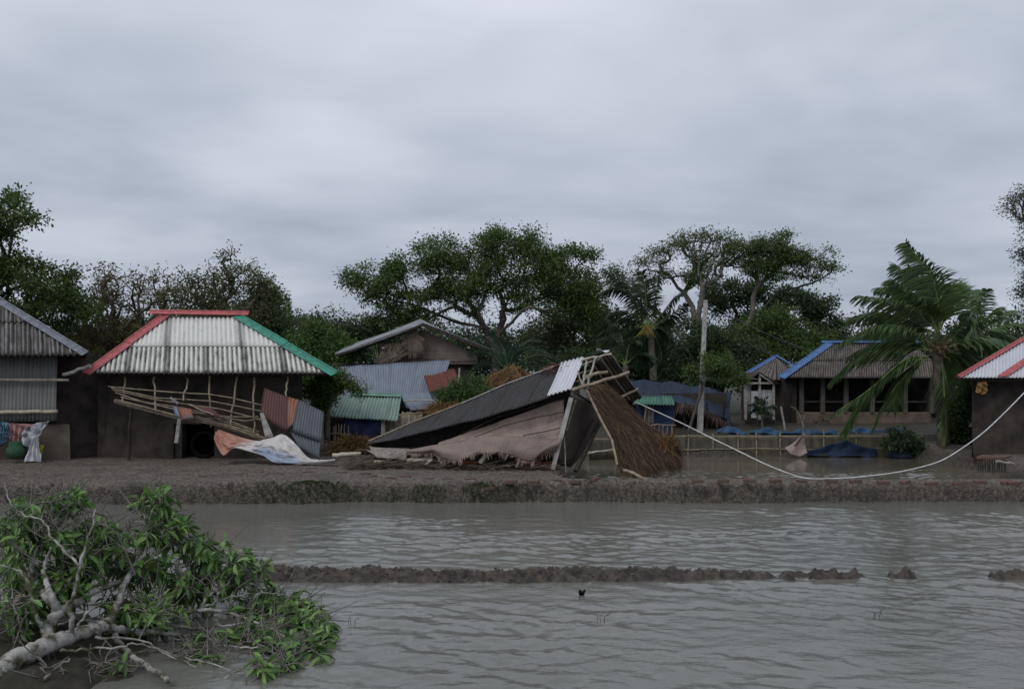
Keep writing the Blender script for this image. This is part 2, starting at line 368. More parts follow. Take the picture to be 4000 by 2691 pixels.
gx = lines([(-900, -200, 100), (-200, -60, 20), (-60, -30, 5), (-30, -13, 1), (-13, 13.5, .034), (13.5, 18, .25), (18, 30, 1), (30, 60, 5), (60, 200, 20), (200, 900, 100)])
gy = lines([(-30, 16, 3), (16, 16.8, .1), (16.8, 17.7, .022), (17.7, 18.6, .04), (18.6, 22, .08), (22, 35, .3), (35, 60, 2), (60, 200, 15), (200, 1500, 120)])
heightfield('ground', gx, gy, gz, MUD)
# mud strip across the flooded field
def sz(X, Y):
    yc = 10.78+.05*fbm(X*.8, X*0, 3, 3)-.02*X*0
    env = ss(X, -5.2, -3.4)*(1-.42*ss(X, 1.4, 3.8))*(1-ss(X, 4.45, 4.75)) + .34*np.exp(-((X-4.22)/.2)**2)+1.0*ss(X, 4.3, 4.8)*(1-ss(X, 5.2, 5.4))*(.6+1.1*np.clip(fbm(X*5, X*0, 82, 2), -.5, 1))+.8*ss(X, 6.15, 6.4)
    wd = .32-.10*ss(X, 0, 3)-.09*ss(X, 3, 4.5)
    d = np.abs(Y-yc)/wd
    prof = np.clip(1-d**2.2, -.5, 1)
    z = WL-.03+env*.115*prof-.10*(1-np.clip(env, 0, 1))
    cl_ = (.5-worley(X*6, Y*6, 14))*.05*(1+1.4*ss(X, .5, 3))+(.5-worley(X*14, Y*14, 15))*.055+.03*fbm(X*24, Y*24, 22, 2)+.05*fbm(X*2.2, Y*2, 19, 3)+.05*fbm(X*8, Y*8, 16, 3)+.04*fbm(X*1.3, Y*1.3, 18, 3)
    return z+cl_*np.clip(prof+.3, 0, 1)*np.clip(env+.35, 0, 1)
heightfield('mud_strip', lines([(-7, 7.6, .02)]), lines([(10.1, 11.45, .018)]), sz, mat('wet clod mud', (.085, .070, .060), (.028, .024, .022), 7, .75, 1.0, 26, contrast=(.35, .62)))
# near bank under the fallen trunk
def bz(X, Y):
    d = ((X+5.3)/1.9)**2+((Y-6.9)/2.0)**2
    return WL-.25+.62*np.exp(-d)+.16*fbm(X*2, Y*2, 41, 5)+.05*(.5-worley(X*8, Y*8, 42))
heightfield('mud_bank', lines([(-9, -1.6, .035)]), lines([(4.5, 10.6, .035)]), bz, mat('dark bank mud', (.045, .038, .03), (.022, .024, .014), 3, .9, .8, 20))
# ---------------------------------------------------------------- water
def water_mat(name, c1, c2, strength, sc, rough=.06, calm=False):
    m = bpy.data.materials.new(name); m.use_nodes = True; t = m.node_tree; b = t.nodes['Principled BSDF']
    tcn = N(t, 'ShaderNodeTexCoord'); o = tcn.outputs['Object']
    t.links.new(ramp(t, noise_n(t, o, .25, 3), [(.35, c1), (.65, c2)]), b.inputs['Base Color'])
    b.inputs['Roughness'].default_value = rough; b.inputs['IOR'].default_value = 1.33; b.inputs['Specular IOR Level'].default_value = 1.0
    def layer(rot, s, scale, det, dist):
        mp = N(t, 'ShaderNodeMapping'); mp.inputs['Rotation'].default_value = (0, 0, R(rot)); mp.inputs['Scale'].default_value = s
        t.links.new(o, mp.inputs[0]); return noise_n(t, mp.outputs[0], scale, det, .55, dist)
    a = layer(12, (1, 2.3, 1), 1.9*sc, 2, .6); bb = layer(-16, (1, 2.0, 1), 5.0*sc, 3, .4); d = layer(4, (1, 2.2, 1), 13*sc, 2, .2)
    big = sstep(t, noise_n(t, o, .35, 3), .3, .7)
    h = M(t, 'ADD', M(t, 'MULTIPLY', a, .085), M(t, 'ADD', M(t, 'MULTIPLY', bb, .036), M(t, 'MULTIPLY', d, .010)))
    h = M(t, 'MULTIPLY', h, M(t, 'ADD', .55, M(t, 'MULTIPLY', big, .6)))
    if calm:                                  # breeze only reaches the side next to the dike
        sp = N(t, 'ShaderNodeSeparateXYZ'); t.links.new(o, sp.inputs[0])
        h = M(t, 'MULTIPLY', h, M(t, 'ADD', .25, M(t, 'MULTIPLY', M(t, 'SUBTRACT', 1, sstep(t, M(t, 'ADD', sp.outputs[1], M(t, 'MULTIPLY', big, .8)), -2.7, -1.6)), 4.0)))
    bn = N(t, 'ShaderNodeBump'); bn.inputs['Strength'].default_value = 1; bn.inputs['Distance'].default_value = strength
    t.links.new(h, bn.inputs['Height']); t.links.new(bn.outputs[0], b.inputs['Normal']); return m
def wave_h(X, Y, seed=3, comps=80, lo=.09, hi=.62, rms=.10, spread=34, dirn=80):
    rg_ = np.random.default_rng(seed); h = np.zeros_like(X); wx = .25*fbm(X*.8, Y*.8, 61, 3); wy = .25*fbm(X*.8, Y*.8, 65, 3)
    for k in range(comps):
        lam = lo*(hi/lo)**rg_.uniform(); th = R(dirn+rg_.normal()*spread); kk = 2*math.pi/lam
        a = rms*math.sqrt(2./comps)/kk; ph = kk*((X+wx)*math.cos(th)+(Y+wy)*math.sin(th))+rg_.uniform(0, 6.28)
        h += a*(np.sin(ph)+.25*np.cos(2*ph))
    return h
def wz(X, Y):
    g = .3+1.0*ss(fbm(X*.22, Y*.6, 71, 3), -.3, .3)
    sh = 1-.62*ss(Y, 11.8, 13)*ss(-X, 2.2, 4.2)-.35*ss(Y, 14.5, 17)
    return WL+wave_h(X, Y)*g*sh*(1-ss(np.abs(X), 14, 20))
_o = heightfield('water', lines([(-90, -16, 4), (-16, -12, .15), (-12, 11.5, .036), (11.5, 16, .15), (16, 90, 4)]), lines([(-20, 5, 1), (5, 17.7, .026)]), wz, water_mat('rippled muddy water', (.145, .145, .128), (.115, .115, .10), .07, 4.0, .035))
def pz(X, Y):
    br = 1-ss(Y+1.2*fbm(X*.4, Y*0, 93, 2), 22.2, 24.2)
    return WL+wave_h(X, Y, 9)*(.05+1.0*br)
heightfield('pond_water', lines([(.5, 15, .042)]), lines([(17.7, 21, .06), (21, 24.6, .03), (24.6, 28.5, .2)]), pz, water_mat('still pond water', (.12, .107, .08), (.105, .093, .07), .03, 2.0, .04))

# ================================================================ VEGETATION TOOLS
def leaf_quads(C, D, L, Wd, rng, fold=.35, flat=.0):
    """folded pointed leaves: C base points, D directions"""
    n = len(C); D = D/np.maximum(np.linalg.norm(D, axis=1, keepdims=True), 1e-6)
    r = rng.normal(size=(n, 3)); r[:, 2] += flat*np.sign(r[:, 2]+1e-9)
    Sd = np.cross(D, r); Sd /= np.maximum(np.linalg.norm(Sd, axis=1, keepdims=True), 1e-6); Nn = np.cross(Sd, D)
    L = L[:, None]; Wd = Wd[:, None]
    mid = C+D*L*.45-Nn*L*.04
    V = np.stack([C, mid+Sd*Wd*.5+Nn*Wd*fold, C+D*L+Nn*L*-.12, mid-Sd*Wd*.5+Nn*Wd*fold], 1).reshape(-1, 3)
    a = np.arange(n)*4
    Q = np.concatenate([np.stack([a, a+1, a+2], 1), np.stack([a, a+2, a+3], 1)])
    return V, Q
def grow(trunk, tips, rng, step=.45, k=.32, wob=.10, rise=.0, limbs=()):
    """branch skeleton: every tip joins the nearest cheap node; returns nodes, parents, tip ids"""
    nodes = [np.array(trunk[0])]; par = [-1]; cost = [0.]
    for a, b in zip(trunk[:-1], trunk[1:]):
        a = np.array(a); b = np.array(b); n = max(1, int(np.linalg.norm(b-a)/step))
        for i in range(n):
            nodes.append(a+(b-a)*(i+1)/n); par.append(len(nodes)-2); cost.append(cost[-1]+np.linalg.norm(b-a)/n)
    ntr = len(nodes)
    for L in limbs:
        a = np.array(L[0]); d = [np.linalg.norm(q-a) for q in nodes]; last = int(np.argmin(d))
        for b in L[1:]:
            b = np.array(b); a = nodes[last]; dist = np.linalg.norm(b-a); n = max(1, int(dist/step))
            for i in range(n):
                p = a+(b-a)*(i+1)/n+rng.normal(size=3)*.03*(i < n-1); nodes.append(p); par.append(last); cost.append(cost[last]+dist/n); last = len(nodes)-1
    nt0 = len(nodes); start = int(ntr*.55) if not limbs else ntr
    arr = np.zeros((60000, 3)); cs = np.full(60000, 1e9); arr[:nt0] = nodes; cs[:nt0] = cost
    cnt = nt0; parl = par[:]; cs_m = cs.copy(); cs_m[:start] = 1e9
    top = np.array(trunk[-1]); order = np.argsort(np.linalg.norm(tips-top, axis=1)); tid = []
    for t in order:
        tip = tips[t]; d = np.linalg.norm(arr[:cnt]-tip, axis=1); i = int(np.argmin(d+k*cs_m[:cnt]))
        a = arr[i].copy(); dist = d[i]; n = max(1, int(dist/step)); ph = rng.normal(size=3)*wob*dist; ph[2] = abs(ph[2])*.6+rise*dist
        last = i
        for q in range(n):
            f = (q+1)/n; p = a+(tip-a)*f+ph*math.sin(math.pi*f)*.8+rng.normal(size=3)*wob*.18*(q < n-1)
            arr[cnt] = p; cs_m[cnt] = cs_m[last]+np.linalg.norm(p-arr[last]) if cs_m[last] < 1e8 else np.linalg.norm(p-arr[last])
            parl.append(last); last = cnt; cnt += 1
        tid.append(last)
        if cnt > 59000: break
    return arr[:cnt], np.array(parl), tid
def skeleton_tubes(mb, arr, par, tid, r_tip, r_pow=.5, r_max=1, rfn=None):
    n = len(arr); w = np.zeros(n); w[tid] = 1; kids = [[] for _ in range(n)]
    for i in range(n-1, 0, -1): w[par[i]] += w[i]
    for i in range(1, n): kids[par[i]].append(i)
    rad = np.minimum(r_tip*np.maximum(w, 1)**r_pow, r_max)
    stack = [0]
    while stack:
        s0 = stack.pop(); chain = [par[s0]] if s0 else []; c = s0
        while True:
            chain.append(c)
            if not kids[c]: break
            ks = sorted(kids[c], key=lambda q: -w[q]); stack += ks[1:]; c = ks[0]
        rr = [rad[q] for q in chain]
        if s0: rr[0] = min(rr[0], rr[1]*1.25)
        if len(chain) > 1: mb.tube([arr[q] for q in chain], rr, 7 if rr[0] > .08 else (5 if rr[0] > .03 else 3), cap=False)
    return rad
def ell_pts(lobes, Y, n, rng, dz=1.0, shell=.5):
    """n points in ellipsoids given as (u, v, ru, rv[, dY[, weight]])"""
    ar = np.array([l[2]*l[3]*(l[5] if len(l) > 5 else 1) for l in lobes], float); ar /= ar.sum(); o = []
    for l, a in zip(lobes, ar):
        k = max(1, int(round(n*a))); mc = max(4, k//5); d = rng.normal(size=(mc, 3)); d /= np.linalg.norm(d, axis=1, keepdims=True)
        d *= (rng.uniform(0, 1, (mc, 1))**(1/3.))*(1-shell)+shell*rng.uniform(.6, 1.15, (mc, 1))
        d = d[rng.integers(0, mc, k)]+rng.normal(size=(k, 3))*(.12+.14*rng.uniform(size=(k, 1)))
        yy = Y+(l[4] if len(l) > 4 else 0); c = P(l[0], l[1], yy); s_ = yy/F
        o.append(np.array(c)+d*np.array([l[2]*s_, min(l[2], l[3]*1.7)*s_*dz, l[3]*s_]))
    return np.concatenate(o)
def make_tree(name, label, cat, Y, trunk, lobes, ntips, per, leaf, lmat, bmat, seed, group=None, spread=.35, aspect=.5, r_tip=.012, r_pow=.5, r_max=.3, bare=0.0,
              step=.45, k=.32, droop=.2, dz=1.0, shell=.5, wob=.1, flat=0.0, limbs=()):
    rng = np.random.default_rng(seed); tr = [np.array(q) for q in PP(trunk, Y)]
    root = thing(name, tuple(tr[0]), label, cat, group)
    tips = ell_pts(lobes, Y, ntips, rng, dz, shell)
    arr, par, tid = grow(tr, tips, rng, step, k, wob, 0, [[np.array(q) for q in PP(L, Y)] for L in limbs])
    mb = MB(); skeleton_tubes(mb, arr, par, tid, r_tip, r_pow, r_max); mb.build('trunk', bmat, root)
    T = arr[tid]; keep = rng.uniform(size=len(T)) > bare; T = T[keep]
    n = len(T)*per; C = np.repeat(T, per, 0); off = rng.normal(size=(n, 3))*np.array([1, 1, .7])*spread*rng.uniform(.3, 1, (n, 1)); off = np.clip(off, -1.25*spread, 1.25*spread); 
    D = off/np.maximum(np.linalg.norm(off, axis=1, keepdims=True), 1e-5)+rng.normal(size=(n, 3))*.5+np.array([0, 0, -droop])
    L = leaf*rng.uniform(.6, 1.3, n); V, Q = leaf_quads(C+off, D, L, L*aspect, rng, flat=flat)
    fast_mesh('crown', V, Q, lmat, root, nside=3)
    return root
LG = leafmat('leaf mid green', (.04, .072, .022), (.08, .14, .036), (.14, .22, .062))
LG2 = leafmat('leaf fresh green', (.045, .082, .024), (.08, .145, .038), (.14, .22, .06))
LD = leafmat('leaf dark green', (.032, .052, .025), (.058, .092, .040), (.09, .14, .058))
LB = leafmat('leaf brownish', (.08, .072, .032), (.15, .13, .055), (.20, .185, .08))
LB2 = leafmat('leaf olive', (.055, .07, .026), (.105, .12, .045), (.16, .175, .07))
LS = leafmat('leaf greyish', (.05, .062, .042), (.085, .10, .07), (.12, .14, .10))
#TREES
# ================================================================ TREES
make_tree('broadleaf_tree', 'dark green tree cut by left edge of photo, tufts high above a lower crown', 'tree', 33, [(-60, 1010), (-55, 850), (-35, 760), (-10, 700)],
  [(5, 475, 62, 42, -1), (-50, 520, 60, 60), (10, 618, 75, 42), (105, 640, 72, 48), (160, 690, 45, 50), (60, 720, 90, 40), (-60, 640, 70, 80)], 520, 42, .16, LG, bark_dark, 11, spread=.30, r_max=.22)
make_tree('broadleaf_tree', 'thin brownish half-bare tree left of the red hip cap', 'tree', 36, [(265, 960), (262, 850), (255, 790)],
  [(205, 700, 55, 50), (300, 655, 75, 60), (370, 660, 50, 55, 0, .6), (255, 760, 120, 40, 0, 1.4), (165, 760, 40, 50)], 850, 9, .13, LB, bark_mid, 12, spread=.24, r_max=.14, k=.2)
make_tree('broadleaf_tree', 'olive thin-leaved tree behind white corrugated roof with one tall spray', 'tree', 35, [(505, 960), (505, 850), (500, 760)],
  [(460, 660, 60, 55), (560, 635, 50, 42), (518, 590, 12, 36), (600, 690, 40, 55, 0, 1.6), (430, 700, 60, 45, 0, .7), (500, 720, 90, 45)], 850, 10, .13, LB2, bark_mid, 13, spread=.24, r_max=.14, k=.2)
make_tree('broadleaf_tree', 'rounded dark green tree behind the green hip cap', 'tree', 38, [(590, 960), (590, 850), (585, 790)],
  [(600, 710, 45, 50), (560, 750, 70, 45), (625, 760, 35, 45)], 300, 50, .15, LD, bark_dark, 14, spread=.34)
make_tree('broadleaf_tree', 'bushy tree behind brown shrubs in gap between left roofs', 'tree', 40, [(220, 960), (220, 850)],
  [(170, 790, 70, 40), (250, 800, 80, 40), (330, 770, 70, 50), (420, 760, 70, 50)], 360, 50, .15, LB2, bark_dark, 15, spread=.42)
make_tree('broadleaf_tree', 'fresh green bushy tree left of the woven gable house', 'tree', 33, [(720, 980), (722, 880), (715, 820)],
  [(690, 800, 50, 40), (735, 775, 45, 35), (700, 850, 60, 40), (760, 820, 40, 40)], 330, 50, .15, LG2, bark_dark, 16, spread=.33)
make_tree('broadleaf_tree', 'dark hazy tree rising behind left slope of the woven gable house', 'tree', 46, [(790, 960), (790, 850), (790, 800)],
  [(740, 740, 50, 28), (800, 750, 55, 35), (850, 760, 45, 45), (760, 790, 90, 40), (880, 800, 60, 40)], 380, 48, .17, LD, bark_dark, 17, spread=.42)
q1 = lambda L: [(728.4+x*.3, 489.5+y*.3, 44+d) for x, y, d in L]
make_tree('spreading_tree', 'big wide-crowned leafy tree behind the woven gable house', 'tree', 44, [(1133, 960), (1131, 850), (1129, 800), (1127, 783)],
  [(812, 640, 34, 18), (795, 636, 16, 10), (850, 650, 40, 30), (880, 640, 50, 36), (930, 690, 60, 35), (905, 615, 30, 20), (960, 590, 55, 34), (1030, 585, 55, 34), (1060, 640, 70, 40), (1135, 565, 55, 34), (1150, 535, 22, 18), (1205, 555, 50, 30),
   (1205, 620, 90, 48), (1250, 590, 40, 30), (1300, 575, 38, 20), (1345, 572, 14, 20), (1290, 640, 62, 50), (1330, 660, 40, 40), (1000, 680, 60, 25), (1110, 660, 70, 20), (890, 720, 45, 25), (1250, 690, 70, 30), (985, 555, 10, 14), (840, 612, 10, 14), (950, 735, 45, 22, 0, .6), (1190, 690, 60, 22, 0, .6), (1060, 705, 45, 18, 0, .5), (1350, 720, 30, 35), (1100, 600, 60, 35)],
  1500, 38, .15, LG, bark_mid, 18, spread=.36, r_tip=.0075, r_pow=.5, r_max=.24, k=.22, wob=.09, limbs=[
  q1([(1330, 980, 0), (1250, 860, .3), (1180, 720, .6), (1110, 620, 1), (1030, 540, 1.4), (940, 450, 1.8), (860, 430, 2)]), q1([(1290, 930, 0), (1225, 800, -.5), (1200, 660, -1), (1260, 520, -1.4), (1400, 400, -1.6), (1420, 320, -1.8)]),
  q1([(1335, 970, 0), (1370, 850, .5), (1365, 760, 1), (1420, 660, 1.5), (1560, 500, 2), (1600, 330, 2)]), q1([(1360, 900, 0), (1450, 820, -.6), (1540, 720, -1.2), (1640, 650, -1.6), (1750, 580, -2), (1880, 500, -2.2)]),
  q1([(1370, 880, 0), (1480, 840, .8), (1600, 790, 1.4), (1760, 740, 2), (1900, 690, 2.4)]), q1([(1240, 860, 0), (1120, 830, .5), (1000, 800, .9), (850, 740, 1.2), (700, 680, 1.4), (520, 640, 1.5), (380, 560, 1.5)]),
  q1([(1110, 830, .5), (950, 760, -.5), (840, 660, -1), (790, 540, -1.4), (700, 420, -1.6)]), q1([(1180, 720, .6), (1130, 700, -.5), (1080, 560, -1.2), (1120, 400, -1.6), (1060, 250, -1.6)])])
make_tree('broadleaf_tree', 'dull green leafy tree filling space right of the big spreading tree', 'tree', 48, [(1310, 960), (1310, 850), (1305, 800)],
  [(1290, 720, 60, 40), (1350, 700, 45, 50), (1330, 770, 80, 50), (1250, 780, 60, 35), (1385, 760, 40, 60)], 420, 40, .17, LB2, bark_mid, 19, spread=.42)
q2 = lambda L: [(1340+x*.275, 501+y*.275, 46+d) for x, y, d in L]
make_tree('rain_tree', 'half-bare umbrella-shaped tree with pale limbs behind concrete pole', 'tree', 46, [(1606, 990), (1600, 880), (1588, 830), (1575, 800)],
  [(1420, 615, 40, 18, 0, .7), (1480, 590, 45, 22, 0, .8), (1530, 560, 40, 22, 0, .8), (1570, 545, 45, 20), (1620, 535, 40, 18), (1655, 560, 40, 24), (1610, 590, 50, 22, 0, 1.4), (1600, 630, 45, 26, 0, 1.3), (1400, 650, 28, 20), (1510, 620, 40, 20, 0, .6), (1680, 600, 40, 20), (1690, 570, 40, 18), (1385, 620, 25, 14, 0, .6), (1440, 640, 40, 24, 0, .5)],
  1250, 10, .14, LG, bark_grey, 20, spread=.26, r_tip=.0085, r_pow=.5, r_max=.15, k=.15, bare=.25, flat=.6, limbs=[
  q2([(870, 1080, 0), (760, 960, .3), (620, 800, .6), (500, 710, .9), (380, 640, 1.2), (250, 540, 1.5), (150, 460, 1.6)]), q2([(900, 1150, 0), (895, 950, -.3), (910, 780, -.5), (940, 620, -.6), (940, 540, -.8), (1050, 460, -1), (1160, 400, -1)]),
  q2([(900, 950, -.3), (860, 720, .4), (790, 600, .8), (700, 500, 1), (630, 410, 1.2), (580, 300, 1.2), (480, 240, 1.2)]), q2([(790, 600, .8), (850, 510, .2), (880, 400, 0), (850, 260, -.3), (900, 120, -.5)]), q2([(700, 500, 1), (750, 400, 1.5), (700, 250, 1.8), (620, 160, 1.8)])])
make_tree('rain_tree', 'tiered flat-topped tree with long pale leaning trunk right of concrete pole', 'tree', 45, [(1640, 990), (1642, 860), (1648, 812), (1665, 776), (1698, 738)],
  [(1710, 565, 45, 16), (1750, 560, 45, 18, 0, 1.4), (1800, 580, 50, 20, 0, 1.5), (1850, 600, 50, 14), (1890, 612, 28, 8), (1882, 572, 16, 8, 0, .4), (1760, 600, 60, 18, 0, 1.2), (1790, 630, 50, 12), (1840, 632, 40, 8, 0, .5), (1720, 610, 40, 16), (1780, 540, 20, 12)],
  1150, 13, .14, LG, bark_grey, 27, spread=.26, r_tip=.0075, r_pow=.5, r_max=.13, k=.18, bare=.2, flat=.8, limbs=[
  q2([(1300, 860, 0), (1480, 690, .3), (1560, 600, .4), (1610, 500, .4), (1640, 440, .4), (1620, 300, .3)]), q2([(1560, 600, .4), (1720, 560, -.3), (1860, 520, -.6), (2000, 440, -.8), (2090, 400, -.8)]),
  q2([(1300, 860, 0), (1360, 640, -.4), (1400, 540, -.6), (1480, 480, -.8), (1640, 330, -1), (1800, 260, -1)]), q2([(1400, 540, -.6), (1390, 400, -1), (1420, 270, -1.2)]), q2([(1610, 500, .4), (1750, 400, .9), (1900, 290, 1.2), (2010, 240, 1.2)])])
make_tree('rain_tree', 'leafy middle-height tree behind the blue-capped roofs', 'tree', 50, [(1690, 990), (1700, 860), (1735, 770), (1765, 710)],
  [(1690, 660, 60, 26), (1640, 680, 50, 28), (1790, 680, 60, 22), (1850, 700, 50, 28), (1870, 750, 48, 38), (1730, 720, 60, 30), (1905, 790, 30, 30)],
  560, 34, .19, LD, bark_mid, 21, spread=.36, r_max=.24, k=.25, flat=.6)
make_tree('broadleaf_tree', 'light green shrubby tree behind small blue-capped roof', 'tree', 45, [(1780, 980), (1780, 860)],
  [(1720, 770, 60, 40), (1790, 790, 60, 40), (1850, 790, 50, 35), (1760, 740, 60, 30)], 330, 48, .16, LG, bark_dark, 22, spread=.42)
make_tree('broadleaf_tree', 'very dark undergrowth tree right behind concrete pole', 'tree', 42, [(1640, 980), (1640, 880)],
  [(1560, 830, 70, 45), (1640, 820, 60, 50), (1600, 770, 60, 35), (1680, 830, 50, 45)], 360, 55, .17, LD, bark_dark, 23, spread=.45)
make_tree('broadleaf_tree', 'dark undergrowth tree behind the raised end of collapsed roof', 'tree', 42, [(1400, 980), (1400, 880)],
  [(1290, 830, 70, 35), (1370, 830, 60, 50), (1440, 820, 60, 50), (1480, 780, 50, 40)], 360, 55, .17, LD, bark_dark, 24, spread=.45)
make_tree('broadleaf_tree', 'low dark tree behind the coconut palm crown', 'tree', 44, [(2040, 980), (2040, 880)],
  [(1950, 810, 60, 40), (2040, 800, 70, 45), (2130, 810, 70, 50), (2220, 810, 70, 50), (2290, 820, 60, 40)], 460, 48, .17, LD, bark_dark, 25, spread=.45)
make_tree('feathery_tree', 'pale feathery tree cut by right edge of photo', 'tree', 36, [(2372, 960), (2370, 800), (2366, 640), (2372, 500)],
  [(2330, 470, 40, 42), (2345, 560, 32, 45), (2340, 650, 26, 45), (2370, 740, 40, 60)], 420, 22, .10, LS, bark_mid, 26, spread=.28, r_max=.14, k=.5)
rl = [(60, 66), (330, 62), (650, 60), (980, 64), (1180, 60), (1500, 62), (1980, 60), (2260, 58)]
RLAB = ['behind the leftmost house', 'behind the red hip cap', 'behind the green hip cap', 'behind apex of the woven gable house', 'behind the date palm', 'behind the yellow-flowered palm', 'behind the left fronds of the coconut palm', 'behind the white roof at right edge']
for i, ((u_, y_), lb) in enumerate(zip(rl, RLAB)):
    make_tree('background_tree', 'dense dark tree in far row '+lb, 'tree', y_, [(u_, 930), (u_, 860)],
      [(u_-100, 800+(i % 2)*12, 90, 50), (u_, 785-(i % 3)*8, 90, 55), (u_+100, 802, 90, 50), (u_+30, 850, 150, 30)], 300, 42, .26, LD, bark_dark, 40+i, group='far row of trees', spread=.6, dz=.6)
# shrubs among the houses
make_tree('shrub', 'light green shrub between rusty sheet and collapsed black roof', 'shrub', 24.5, [(1062, 990), (1062, 930)],
  [(1048, 900, 26, 16), (1085, 893, 24, 18), (1022, 910, 16, 10), (1065, 873, 10, 14), (1040, 876, 7, 14), (1092, 868, 8, 12), (1010, 895, 8, 12), (1108, 885, 9, 9), (1060, 895, 20, 20)], 190, 26, .075, LG2, bark_mid, 60, spread=.14, r_tip=.006, step=.2)
make_tree('shrub', 'green shrub hanging over the green tin roof beside the green hip cap', 'shrub', 24, [(745, 1000), (745, 900)],
  [(765, 862, 24, 10), (795, 880, 24, 10), (818, 892, 12, 7), (740, 870, 20, 22), (752, 905, 20, 14), (722, 900, 16, 36), (780, 850, 10, 8), (735, 925, 14, 18), (765, 885, 14, 10)], 230, 26, .08, LG, bark_mid, 61, spread=.15, r_tip=.006, step=.2)
make_tree('small_tree', 'small leaning tree with green crown against the concrete pole', 'tree', 29.4, [(1567, 983), (1585, 925), (1594, 900), (1602, 872)],
  [(1618, 828, 20, 12), (1650, 832, 22, 13), (1668, 850, 16, 8), (1570, 845, 12, 12), (1582, 862, 10, 8), (1675, 868, 18, 7), (1608, 812, 10, 8), (1640, 866, 16, 6), (1690, 862, 10, 6), (1655, 812, 8, 7), (1625, 848, 24, 8)], 250, 20, .085, LG2, bark_mid, 62, spread=.17, r_tip=.008, r_max=.055, step=.2)
make_tree('shrub', 'dark shrub at the pond edge over the navy net mound', 'shrub', 26.6, [(2052, 1030), (2050, 1005)],
  [(2052, 1004, 34, 12), (2082, 1014, 16, 12), (2022, 1012, 14, 10), (2060, 990, 10, 10), (2035, 985, 5, 10), (2092, 1024, 10, 8)], 130, 16, .11, LD, bark_mid, 63, spread=.12, r_tip=.006, step=.15)
make_tree('shrub', 'dark bushy undergrowth between palm trunk and the right mud house', 'shrub', 27.2, [(2192, 1035), (2192, 990)],
  [(2185, 960, 18, 40), (2200, 920, 14, 30), (2178, 1000, 18, 18), (2170, 985, 12, 12), (2205, 1000, 12, 20)], 220, 30, .12, LD, bark_mid, 64, spread=.2, r_tip=.006, step=.2)
make_tree('shrub', 'dark tangled undergrowth behind the low parapet house and palm fronds', 'shrub', 40, [(2150, 980), (2150, 900)],
  [(2140, 900, 40, 50), (2170, 860, 40, 40), (2110, 930, 30, 30)], 220, 40, .16, LD, bark_mid, 65, spread=.3, r_tip=.006)
